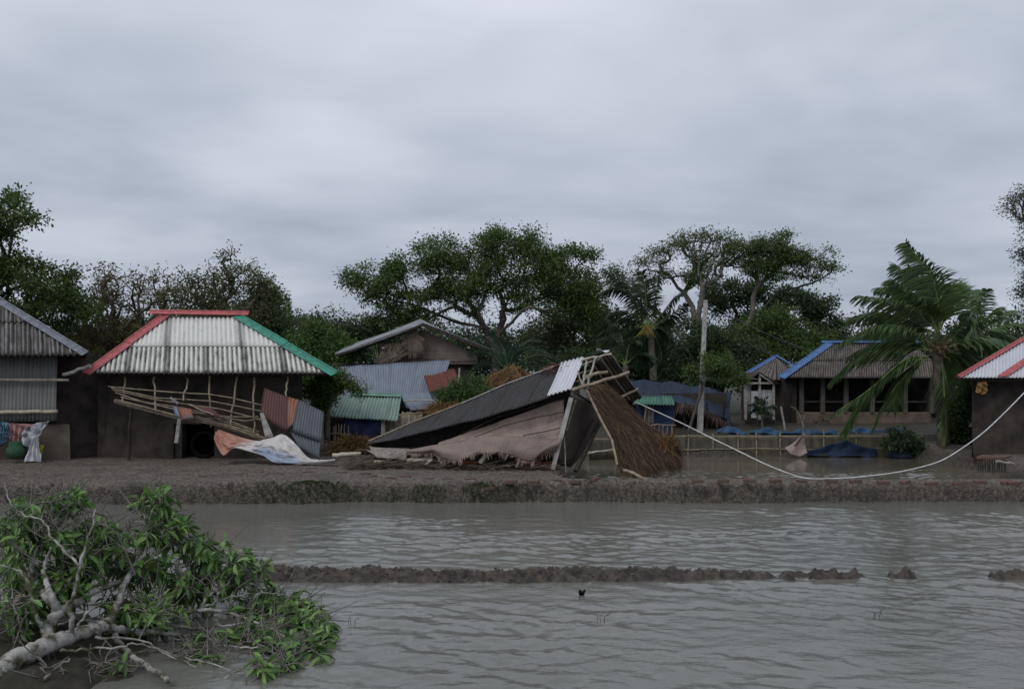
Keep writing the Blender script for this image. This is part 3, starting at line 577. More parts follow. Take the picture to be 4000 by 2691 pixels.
#FALLEN
# ================================================================ FALLEN TREE
def fallen_tree():
    rng = np.random.default_rng(5)
    root = thing('fallen_tree', P(60, 1520, 7.0), 'fallen pale-barked tree with broad green leaves lying in the water at bottom left', 'tree')
    def C(q, Y):
        v_ = 1078+q[1]*.35; return P(q[0]*.35, v_, min(Y, (HC-WL)*F/(v_-VH)-.16-.2*min(1, max(0, (1500-v_)/200))))
    main = [  # name, points (x,y in crop px, Y), r0, r1
     ([(-200, 1460, 6.3), (0, 1290, 6.75), (100, 1205, 6.9), (270, 1135, 7.1), (400, 1080, 7.3), (500, 1045, 7.45), (640, 1000, 7.6)], .205, .105),
     ([(330, 1110, 7.2), (310, 985, 7.35), (375, 895, 7.45), (320, 820, 7.55), (240, 730, 7.7), (205, 610, 7.8), (235, 490, 7.95), (290, 380, 8.1)], .125, .018),
     ([(375, 895, 7.45), (340, 800, 7.4), (300, 690, 7.5), (290, 600, 7.6), (330, 480, 7.6)], .06, .014),
     ([(375, 895, 7.45), (480, 850, 7.7), (600, 775, 7.95), (760, 710, 8.25), (860, 650, 8.4), (960, 560, 8.6), (1110, 470, 8.9), (1220, 445, 9.1), (1390, 465, 9.3), (1450, 540, 9.3)], .072, .009),
     ([(640, 1000, 7.6), (715, 950, 7.8), (770, 830, 8.0), (820, 700, 8.2), (870, 600, 8.4), (945, 520, 8.6), (950, 400, 8.7), (935, 260, 8.8)], .085, .01),
     ([(640, 1000, 7.6), (780, 1010, 7.8), (930, 1030, 8.0), (1090, 985, 8.2), (1200, 915, 8.4), (1330, 888, 8.5), (1500, 905, 8.6), (1650, 965, 8.7), (1800, 1030, 8.8), (1960, 1120, 8.9)], .075, .008),
     ([(930, 1030, 8.0), (1060, 1035, 8.1), (1200, 1055, 8.2), (1340, 1060, 8.3), (1500, 1120, 8.4), (1700, 1140, 8.5), (1900, 1200, 8.6)], .045, .006),
     ([(1090, 985, 8.2), (1280, 1010, 8.4), (1400, 990, 8.6), (1560, 975, 8.8), (1700, 920, 9.0), (1850, 900, 9.1)], .03, .006),
     ([(740, 1040, 7.75), (790, 1120, 7.7), (880, 1200, 7.65), (1000, 1280, 7.6), (1110, 1345, 7.6)], .05, .03),
     ([(1310, 890, 8.5), (1330, 830, 8.6), (1400, 760, 8.8), (1500, 690, 9.0), (1530, 560, 9.1)], .028, .006),
     ([(1300, 880, 8.5), (1420, 830, 8.7), (1560, 790, 8.9), (1700, 770, 9.1), (1900, 790, 9.2)], .024, .006),
     ([(460, 1060, 7.4), (465, 930, 7.3), (440, 860, 7.35), (490, 760, 7.4), (515, 600, 7.5), (560, 450, 7.6), (600, 330, 7.7), (620, 230, 7.8)], .045, .007),
     ([(515, 600, 7.5), (400, 480, 7.6), (330, 400, 7.65), (290, 320, 7.7), (150, 260, 7.8), (60, 180, 7.8), (30, 60, 7.9)], .022, .005),
     ([(280, 1000, 7.25), (230, 900, 7.2), (190, 740, 7.25), (130, 640, 7.3), (0, 600, 7.3), (-120, 590, 7.3)], .028, .008),
     ([(500, 1010, 7.3), (560, 920, 7.25), (680, 840, 7.3), (790, 830, 7.4)], .024, .006),
     ([(400, 1150, 7.1), (560, 1140, 7.1), (760, 1130, 7.15), (930, 1110, 7.2), (1200, 1200, 7.3), (1430, 1250, 7.35), (1600, 1290, 7.4)], .02, .006),
     ([(620, 1060, 7.4), (900, 1080, 7.6), (1100, 1180, 7.7), (1300, 1260, 7.7)], .02, .005),
     ([(455, 1200, 6.9), (330, 1290, 6.8), (240, 1370, 6.75), (100, 1400, 6.7)], .022, .01),
     ([(1460, 1330, 7.3), (1600, 1255, 7.35), (1780, 1250, 7.45)], .012, .005),
     ([(270, 860, 7.7), (150, 815, 7.6), (120, 830, 7.5)], .055, .05),
     ([(240, 730, 7.7), (140, 620, 7.8), (60, 520, 7.9), (0, 460, 7.9)], .02, .006)]
    mb = MB(); pts_all = []
    for pts, r0, r1 in main:
        q = [np.array(C(p, p[2])) for p in pts]; out_ = []; rr = []
        for i in range(len(q)-1):
            a, b = q[i], q[i+1]; a0 = q[max(i-1, 0)]; b1 = q[min(i+2, len(q)-1)]
            for k in range(6):
                t = k/6.; h = .5*((2*a)+(b-a0)*t+(2*a0-5*a+4*b-b1)*t*t+(-a0+3*a-3*b+b1)*t**3); out_.append(h)
        out_.append(q[-1]); n = len(out_)
        out_ = [p+rng.normal(size=3)*.006*(0 if j in (0, n-1) else 1) for j, p in enumerate(out_)]
        r0 *= .52 if r0 > .1 else .62; r1 *= .55 if r1 > .03 else .75
        rr = [(r0+(r1-r0)*(j/(n-1))**.8)*(1+.05*rng.normal()) for j in range(n)]
        mb.tube(out_, rr, 12 if r0 > .1 else 8, cap=True); pts_all.append((out_, rr))
    nfm = len(mb.f)
    # twigs
    lob = [(430, 180, 200, 100, 8.4), (250, 330, 260, 190, 8.1), (90, 520, 120, 240, 8.0), (640, 420, 240, 180, 8.4), (980, 200, 160, 110, 9.0), (1060, 380, 220, 120, 9.0), (900, 600, 240, 130, 8.7), (480, 640, 300, 160, 8.2),
           (1300, 520, 220, 120, 9.3), (1250, 720, 260, 130, 9.0), (1600, 640, 170, 120, 9.3), (1750, 850, 220, 110, 9.3), (1960, 900, 130, 140, 9.3), (2060, 1060, 100, 160, 9.1), (1650, 1050, 280, 100, 8.9),
           (1300, 1130, 260, 110, 8.3), (900, 900, 300, 130, 8.2), (700, 1250, 240, 60, 7.4), (300, 1290, 160, 60, 7.0), (1850, 1180, 160, 100, 8.7), (100, 880, 160, 170, 7.5), (1700, 1270, 100, 50, 7.6), (300, 780, 260, 160, 8.0)]
    A = np.concatenate([np.array(o) for o, _ in pts_all]); tips = []
    ar = np.array([l[2]*l[3] for l in lob], float); ar /= ar.sum()
    for l, a in zip(lob, ar):
        k = int(round(1650*a))
        for _ in range(k):
            d = rng.normal(size=3); d /= np.linalg.norm(d); d *= rng.uniform(.3, 1)
            y = l[4]+d[1]*.55; c = C((l[0]+d[0]*l[2], l[1]+d[2]*l[3]), y)
            if c.z > WL-.1: tips.append(np.array(c))
    tips = np.array(tips)
    arr = np.zeros((60000, 3)); arr[:len(A)] = A; cnt = len(A); cost = np.zeros(60000); tw = mb; tip_dirs = []
    order = np.argsort([np.min(np.linalg.norm(A-t, axis=1)) for t in tips])
    for i in order:
        t = tips[i]; d = np.linalg.norm(arr[:cnt]-t, axis=1)+.25*cost[:cnt]; j = int(np.argmin(d)); a = arr[j].copy(); L = np.linalg.norm(t-a); n = max(2, int(L/.09))
        w = rng.normal(size=3)*.13*L; path = [a+(t-a)*(q/n)+w*math.sin(math.pi*q/n)+rng.normal(size=3)*.010*(0 < q) for q in range(n+1)]
        r0 = max(.008, min(.016, .006+.010*L)); tw.tube(path, [r0+(.0045-r0)*q/n for q in range(n+1)], 4, cap=False)
        for _ in range(int(rng.integers(0, 3))):
            b0 = path[int(rng.integers(n//2, n))]; bd = (t-a)/max(L, .01)*.8+rng.normal(size=3)*.6; bl = rng.uniform(.08, .28); b1 = b0+bd*bl*.5+rng.normal(size=3)*.015; tw.tube([b0, b1, b1+(bd+rng.normal(size=3)*.4)*bl*.5], [.0065, .005, .0035], 4, cap=False)
        for q in path[1:]: 
            arr[cnt] = q; cost[cnt] = cost[j]+L*.8; cnt += 1
        tip_dirs.append((path[-1], (path[-1]-path[-2])))
    tk = tw.build('trunk', bark_pale, root); tk.data.materials.append(twig_pale)
    mi = np.zeros(len(tk.data.polygons), dtype=np.int32); mi[nfm:] = 1; tk.data.polygons.foreach_set('material_index', mi)
    # leaves: curled broad leaves in rosettes
    lv = MB()
    def leaf(p, d, L, w, rng):
        d = Vector(d).normalized(); s_ = d.cross(Vector(rng.normal(size=3)*.5+np.array([0, 0, 1]))).normalized(); n_ = s_.cross(d).normalized()
        if n_.z < 0: n_ = -n_
        ns = 5; prof = [0.05, .72, 1, .82, .02]; vs = []; dr = rng.uniform(.1, .45)
        for i in range(ns):
            t = i/(ns-1); c = Vector(p)+d*L*t-Vector((0, 0, 1))*L*dr*t*t; ww = w*.5*prof[i]; up = ww*.55
            vs += [c-s_*ww+n_*up, c-s_*ww*.5+n_*up*.3, c, c+s_*ww*.5+n_*up*.3, c+s_*ww+n_*up]
        lv.add(vs, [(i*5+k, i*5+k+1, (i+1)*5+k+1, (i+1)*5+k) for i in range(ns-1) for k in range(4)], None, True)
    dens = [(1000, 140, 150, 90, 1.), (730, 170, 70, 50, 1.), (430, 190, 130, 60, .55), (180, 190, 140, 50, .55), (1160, 290, 110, 90, 1.), (1330, 290, 60, 60, .8), (700, 370, 100, 60, .8), (1010, 640, 60, 120, .8),
            (820, 950, 90, 120, .9), (1480, 560, 170, 110, .85), (1960, 820, 130, 130, 1.), (2050, 1000, 110, 190, 1.), (1850, 1000, 180, 140, .7), (1800, 1270, 110, 50, .9), (480, 470, 200, 110, .4), (650, 480, 150, 150, .45),
            (80, 330, 120, 200, .5), (1700, 700, 150, 120, .6), (950, 480, 150, 130, .6), (1300, 450, 140, 80, .6), (1550, 900, 260, 140, .8), (700, 750, 500, 250, .55), (1200, 850, 400, 200, .6), (400, 600, 350, 200, .5), (100, 900, 120, 120, .25), (700, 1200, 300, 120, .25)]
    for p, d in tip_dirs:
        p = Vector(p); Yp = p.y; u = CX+p.x*F/Yp; v = VH-(p.z-HC)*F/Yp; x = u/.35; y = (v-1078)/.35; pr = .06
        for e in dens:
            if ((x-e[0])/e[2])**2+((y-e[1])/e[3])**2 < 1.2: pr = max(pr, e[4])
        if rng.uniform() < pr:
            d = Vector(d).normalized()
            for _ in range(int(rng.integers(4, 8))):
                dd = d*.8+Vector(rng.normal(size=3))*.7+Vector((.15, 0, -.35)); L = rng.uniform(.09, .17); leaf(p+Vector(rng.normal(size=3))*.018, dd, L, L*rng.uniform(.28, .42), rng)
    lv.build('leaves', leafmat('broad glossy leaf', (.05, .10, .025), (.12, .23, .055), (.22, .35, .10), rough=.4, trans=.25, spec=.45), root)
    cu = MB(); a = C((150, 818), 7.6); cu.tube([a, a+Vector((-.025, -.04, 0))], .056, 12)
    cu.build('cut_end', mat('cut wood', (.42, .29, .17), (.30, .2, .11), 12), root)
fallen_tree()
#PALMS
# ================================================================ PALMS
def frond(lm, rm, pts, Lf=.75, n=58, w=.042, droop=.55, wind=(-.25, 0, 0), r0=.035, rng=None, side=None, fwd=.6, start=.12):
    q = [np.array(p) for p in pts]; path = []
    for i in range(len(q)-1):
        a, b = q[i], q[i+1]; a0 = q[max(i-1, 0)]; b1 = q[min(i+2, len(q)-1)]
        for k in range(8):
            t = k/8.; path.append(.5*((2*a)+(b-a0)*t+(2*a0-5*a+4*b-b1)*t*t+(-a0+3*a-3*b+b1)*t**3))
    path.append(q[-1]); path = np.array(path); m = len(path)
    rm.tube([Vector(p) for p in path], [r0*(1-.85*i/(m-1)) for i in range(m)], 5, cap=False)
    for k in range(n):
        t = start+(1-start)*k/(n-1); x = t*(m-1); i = min(int(x), m-2); p = path[i]+(path[i+1]-path[i])*(x-i); T = path[i+1]-path[i]; T = T/np.linalg.norm(T)
        Sd = np.cross(T, np.array(side if side is not None else (0, .35, 1))); nn = np.linalg.norm(Sd); Sd = Sd/nn if nn > .1 else np.array([0, 1., 0])
        L = Lf*(.45+.75*math.sin(math.pi*min(1, .15+.8*t)))*rng.uniform(.8, 1.1)*(1-.35*t)
        for sg in (-1, 1):
            if rng.uniform() < .04: continue
            D = Sd*sg*.75+T*fwd+rng.normal(size=3)*.09+np.array(wind)*.6; D /= np.linalg.norm(D); c = Vector(p); W_ = Vector(np.cross(D, (T+rng.normal(size=3)*.2))).normalized()
            seg = 4; vs = []
            for j in range(seg+1):
                f = j/seg; ww = w*(.55, 1, .85, .55, .04)[j]*.5
                vs += [c+W_*ww*.3+Vector(T)*ww, c-W_*ww*.3-Vector(T)*ww]
                D = D+np.array([0, 0, -droop])*.45+np.array(wind)*.2; D /= np.linalg.norm(D); c = c+Vector(D)*L/seg
            lm.add(vs, [(2*j, 2*j+1, 2*j+3, 2*j+2) for j in range(seg)], None, True)
PL = leafmat('palm leaflet', (.042, .078, .03), (.075, .13, .046), (.13, .195, .07), rough=.45, spec=.4, trans=.2)
PLD = leafmat('palm leaflet dark', (.022, .040, .022), (.036, .062, .032), (.055, .09, .042), rough=.5)
PLB = leafmat('date palm leaflet', (.03, .06, .042), (.05, .092, .065), (.08, .13, .09), rough=.5)
RACH = mat('palm rachis', (.20, .26, .09), (.14, .17, .06), 6, .6)
def palm(name, label, Y, cvt, fronds, trunk, tr_r, lmat, seed, Lf=.75, n=58, w=.042, wind=(-.25, 0, 0), extra=None, r0=.035, group=None, droop=.55):
    rng = np.random.default_rng(seed); base = P(*trunk[0], Y) if len(trunk[0]) == 2 else P(*trunk[0])
    root = thing(name, base, label, 'palm tree', group)
    tp = PP(trunk, Y); mb = MB(); path = []
    for i in range(len(tp)-1):
        for k in range(10): path.append(tp[i].lerp(tp[i+1], k/10))
    path.append(tp[-1]); mb.tube(path, [tr_r*(1.25-.35*i/len(path))*(1+.06*(i % 2)) for i in range(len(path))], 10); mb.build('trunk', bark_mid, root)
    for fr in fronds:
        pts = []; off = fr[-1] if isinstance(fr[-1], (int, float)) else 0
        ps = fr[:-1] if isinstance(fr[-1], (int, float)) else fr
        for i, q in enumerate(ps): uu, vv = cvt(*q); pts.append(P(uu, vv, Y+off*i/(len(ps)-1)))
        lm = MB(); rm = MB(); frond(lm, rm, pts, Lf, n, w, droop, wind, r0, rng)
        f = rm.build('frond', RACH, root); lm.build('leaflets', lmat, f)
    if extra: extra(root, Y)
    return root
c6 = lambda x, y: (1864.8+x*.39, 524.5+y*.39)
def coco_extra(root, Y):
    rng = np.random.default_rng(3); mb = MB(); c = P(2140, 792, Y-.25)
    for k in range(8):
        a = c+Vector((rng.normal()*.16, rng.normal()*.1, rng.normal()*.13)); 
        mb.grid(lambda s_, t_: a+Vector((math.sin(math.pi*t_)*math.cos(6.2832*s_)*.07, math.sin(math.pi*t_)*math.sin(6.2832*s_)*.07, math.cos(math.pi*t_)*.09)), 10, 7)
    mb.build('coconuts', mat('coconut husk', (.10, .07, .03), (.05, .045, .02), 8, .7), root)
    mb = MB()
    for k in range(22):
        a = c+Vector((rng.normal()*.12, .05, rng.uniform(-.35, .25))); d = Vector((rng.normal()*.5, -.2, rng.uniform(-.3, .8)))
        mb.tube([a, a+d*.35, a+d*.6+Vector((0, 0, -.1))], [.03, .018, .004], 4)
    mb.build('fibres', mat('dry palm sheath', (.12, .085, .045), (.07, .05, .028), 10), root)
palm('coconut_palm', 'large windblown coconut palm leaning over the right end of pond', 26.5, c6, [
  [(700, 590), (690, 400), (640, 240), (505, 75), -.8], [(690, 580), (650, 430), (560, 300), (440, 200), .9], [(680, 580), (560, 470), (430, 410), (230, 382), -.6],
  [(680, 600), (520, 540), (350, 480), (180, 510), .7], [(650, 660), (500, 570), (320, 560), (140, 650), -.8], [(640, 700), (450, 680), (250, 730), (70, 880), .4],
  [(630, 740), (500, 755), (290, 930), (95, 1060), -1.0], [(630, 745), (520, 830), (410, 970), (320, 1150), -.5], [(705, 710), (725, 850), (732, 1000), (742, 1210), -.9],
  [(750, 660), (830, 570), (890, 525), (905, 640), -.5], [(760, 680), (860, 645), (1000, 640), (1130, 672), -.4], [(710, 580), (745, 470), (770, 400), (785, 330), .9],
  [(680, 580), (600, 460), (480, 350), (345, 335), 1.2], [(720, 700), (800, 750), (850, 860), (870, 980), .7], [(740, 700), (840, 735), (950, 745), (1040, 760), .8],
  [(640, 700), (520, 640), (330, 660), (170, 740), .9], [(700, 580), (670, 440), (600, 330), (520, 220), .4], [(620, 750), (440, 800), (250, 1000), (150, 1180), .3], [(640, 740), (540, 800), (470, 900), (430, 1040), .5], [(690, 590), (640, 480), (560, 400), (420, 290), -.3], [(700, 580), (720, 440), (690, 300), (620, 190), 1.2]],
  [(2148, 1050), (2146, 960), (2136, 870), (2134, 790)], .16, PL, 70, Lf=1.0, n=84, w=.056, wind=(-.24, 0, .0), extra=coco_extra)
palm('coconut_palm', 'smaller palm crown behind the coconut palm above the white roof', 34, c6, [
  [(930, 570), (890, 480), (870, 420), (850, 380), 0], [(930, 570), (920, 470), (912, 400), (905, 350), .5], [(935, 570), (950, 470), (965, 400), (977, 345), -.5], [(940, 570), (990, 500), (1030, 460), (1070, 470), 0],
  [(940, 580), (1020, 520), (1100, 470), (1170, 500), .8], [(940, 590), (1040, 570), (1130, 545), (1200, 580), -.6], [(940, 600), (1030, 600), (1100, 620), (1150, 690), .5], [(920, 580), (870, 510), (840, 480), (815, 520), .5],
  [(920, 600), (880, 610), (850, 650), (830, 700), -.4], [(940, 620), (990, 650), (1030, 700), (1050, 760), 0]],
  [(2236, 1000), (2232, 860), (2228, 745)], .13, PL, 71, Lf=.62, n=40, w=.05, wind=(.15, 0, 0), r0=.025)
c2 = lambda x, y: (1340+x*.275, 501+y*.275)
def flower(root, Y):
    rng = np.random.default_rng(9); mb = MB(); c = P(1474, 742, Y-.3)
    for k in range(40):
        d = Vector((rng.normal()*.5, -.3, -rng.uniform(.1, 1))); mb.tube([c, c+d*.25+Vector((0, 0, .05)), c+d*.6], [.02, .014, .006], 4)
    mb.build('flower_spray', mat('yellow palm flower', (.26, .20, .05), (.16, .12, .03), 9), root)
palm('coconut_palm', 'dark palm with yellow flower spray behind collapsed roof end', 38, c2, [
  [(500, 870), (420, 700), (300, 520), (150, 430), .6], [(510, 860), (480, 700), (470, 560), (440, 430), -.5], [(510, 860), (540, 700), (560, 600), (570, 470), .5], [(490, 880), (350, 780), (220, 760), (90, 840), -.6],
  [(490, 890), (330, 900), (150, 910), (0, 1020), .3], [(500, 900), (400, 960), (300, 1010), (200, 1110), -.8], [(520, 870), (620, 760), (700, 660), (770, 600), .5], [(520, 890), (620, 830), (720, 760), (800, 690), -.4],
  [(500, 900), (460, 1000), (430, 1080), (400, 1200), .5], [(520, 900), (600, 900), (660, 960), (690, 1060), 0], [(480, 870), (360, 640), (240, 560), (130, 600), .9], [(500, 880), (330, 820), (180, 820), (60, 930), .9],
  [(520, 900), (570, 1000), (600, 1080), (600, 1180), .4], [(500, 870), (440, 620), (380, 520), (330, 470), 1.2]],
  [(1492, 990), (1488, 870), (1480, 745)], .16, PLD, 72, Lf=.95, n=50, w=.06, wind=(-.15, 0, 0), extra=flower, r0=.03)
palm('coconut_palm', 'low dark palm right behind the corrugated gable end', 36, c2, [
  [(300, 1200), (260, 1050), (200, 980), (100, 980), .6], [(310, 1190), (330, 1050), (380, 1000), (440, 1010), -.5], [(300, 1200), (200, 1130), (80, 1090), (-40, 1120), .5], [(310, 1190), (280, 1000), (250, 900), (180, 830), .5],
  [(310, 1190), (400, 1120), (480, 1120), (540, 1190), .5]], [(1423, 990), (1425, 900), (1424, 830)], .14, PLD, 73, Lf=.8, n=44, w=.06, r0=.028)
c1 = lambda x, y: (728.4+x*.3, 489.5+y*.3)
palm('date_palm', 'grey-green date palm arching between gable house and collapsed roof', 27, c1, [
  [(1430, 1190), (1430, 1080), (1460, 1000), (1500, 950), .3], [(1440, 1180), (1520, 1060), (1640, 1020), (1790, 1080), -.5], [(1440, 1190), (1560, 1090), (1690, 1060), (1830, 1120), .4], [(1420, 1180), (1350, 1040), (1250, 950), (1120, 915), .5],
  [(1420, 1190), (1330, 1080), (1230, 1030), (1130, 1060), -.4], [(1430, 1180), (1400, 1030), (1350, 950), (1280, 900), -.3], [(1440, 1190), (1550, 1150), (1650, 1150), (1740, 1190), -.6], [(1420, 1200), (1320, 1140), (1230, 1130), (1160, 1180), .3],
  [(1430, 1180), (1500, 1030), (1580, 960), (1680, 960), .9], [(1430, 1180), (1470, 1050), (1540, 1010), (1640, 1000), -.8]],
  [(1157, 990), (1157, 920), (1157, 850)], .17, PLB, 74, Lf=.36, n=80, w=.022, wind=(0, 0, .1), r0=.016, droop=.15)
palm('coconut_palm', 'single upright palm tip beside the green hip cap', 42, lambda x, y: (x, y), [
  [(650, 800), (652, 740), (655, 705), (656, 680), 0], [(650, 800), (645, 760), (643, 730), (648, 700), .3], [(650, 800), (660, 760), (662, 740), (660, 720), -.3], [(650, 800), (640, 780), (630, 775), (620, 790), .3], [(650, 800), (670, 780), (685, 780), (700, 800), .3]],
  [(650, 960), (650, 880), (650, 800)], .16, PL, 75, Lf=.42, n=46, w=.06, wind=(0, 0, .3), droop=.0)
palm('date_palm', 'pale-ribbed palm behind left slope of the gable house', 37, c1, [
  [(430, 1080), (400, 960), (330, 860), (200, 850), .3], [(440, 1080), (350, 990), (250, 950), (150, 990), -.3], [(440, 1080), (420, 930), (370, 870), (300, 830), 0], [(430, 1080), (300, 1040), (210, 1040), (120, 1090), .3]],
  [(857, 990), (857, 900), (857, 815)], .13, PLD, 76, Lf=.5, n=50, w=.05, r0=.02)
palm('young_palm', 'small young palm in front of the white tin shed', 31, lambda x, y: (x, y), [
  [(1735, 948), (1728, 930), (1718, 918), (1706, 920), -.2], [(1735, 948), (1735, 925), (1738, 910), (1748, 902), 0], [(1735, 948), (1745, 930), (1758, 922), (1768, 930), .2], [(1735, 948), (1730, 935), (1720, 930), (1708, 940), .2], [(1735, 948), (1732, 928), (1728, 912), (1722, 902), -.1], [(1735, 948), (1745, 938), (1752, 936), (1762, 944), -.2]],
  [(1735, 978), (1735, 948)], .04, PLD, 77, Lf=.3, n=26, w=.035, r0=.012)
#HOUSES
# ================================================================ HOUSES
rng0 = np.random.default_rng(100)
def wob_tube(mb, a, b, r, n=6, w=.02, seg=6, taper=1.0, nodes=False):
    a = Vector(a); b = Vector(b); L = (b-a).length; o = []; rr = []
    for i in range(seg+1):
        t = i/seg; k = 0 if i in (0, seg) else w
        o.append(a.lerp(b, t)+Vector(rng0.normal(size=3)*k)); rr.append(r*(1+(taper-1)*t)*(1+(.10 if nodes and i % 2 else 0)))
    mb.tube(o, rr, n); return o
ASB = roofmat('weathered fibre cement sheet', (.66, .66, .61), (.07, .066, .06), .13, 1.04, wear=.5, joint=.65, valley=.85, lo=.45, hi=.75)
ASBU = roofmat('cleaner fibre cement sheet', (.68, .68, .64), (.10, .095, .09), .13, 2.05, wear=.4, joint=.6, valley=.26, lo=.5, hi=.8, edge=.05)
ASBD = roofmat('dark mossy fibre cement sheet', (.28, .27, .265), (.035, .032, .03), .11, 1.1, wear=.65, joint=.2, valley=.95, lo=.25, hi=.7)
CHAR = roofmat('blackened roof sheet', (.062, .061, .064), (.014, .013, .013), .085, .9, wear=.4, joint=.3, valley=.75, lo=.35, hi=.8, edge=.03)
BRN = roofmat('brown stained roof sheet', (.17, .145, .13), (.035, .028, .025), .10, 1.1, wear=.7, joint=.2, valley=.8, lo=.3, hi=.7)
GAL = roofmat('blue grey galvanised tin', (.215, .25, .315), (.11, .12, .15), .08, .8, wear=.35, joint=.25, valley=.3, rust=((.14, .05, .03), .66), rough=.55, edge=.04)
GALD = roofmat('dull dark tin', (.12, .135, .165), (.05, .055, .065), .08, .8, wear=.4, joint=.2, valley=.35, rust=((.10, .04, .025), .72), rough=.6)
RUST = roofmat('rusted tin', (.17, .05, .032), (.06, .022, .018), .08, .75, wear=.4, joint=.3, valley=.3, rough=.85)
RUSTD = roofmat('maroon rusted tin', (.13, .062, .055), (.07, .035, .032), .08, .75, wear=.4, joint=.3, valley=.3, rough=.85)
ORG = roofmat('orange rusted tin', (.30, .10, .045), (.20, .19, .19), .08, .9, wear=.5, joint=.2, valley=.2, rough=.8, lo=.4, hi=.6)
GRN = roofmat('faded green tin', (.23, .33, .28), (.09, .13, .11), .10, .9, wear=.35, joint=.25, valley=.4, rough=.6, edge=.03)
WHT = roofmat('white painted tin', (.66, .67, .72), (.30, .29, .30), .10, 2.5, wear=.15, joint=.2, valley=.25, rough=.5, edge=.01, rust=((.10, .04, .028), .76))
PALE = roofmat('pale grey tin wall sheet', (.25, .25, .24), (.13, .13, .125), .10, .8, wear=.3, joint=.4, valley=.35, rough=.6, edge=.02)
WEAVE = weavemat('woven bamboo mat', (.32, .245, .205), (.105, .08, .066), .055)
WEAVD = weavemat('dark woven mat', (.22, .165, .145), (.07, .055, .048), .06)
def clothmat(name, cols, scale=3, bands=None):
    return mat(name, cols[0], cols[1], scale, .8, .4, 18, c3=cols[2] if len(cols) > 2 else None, contrast=(.4, .6))

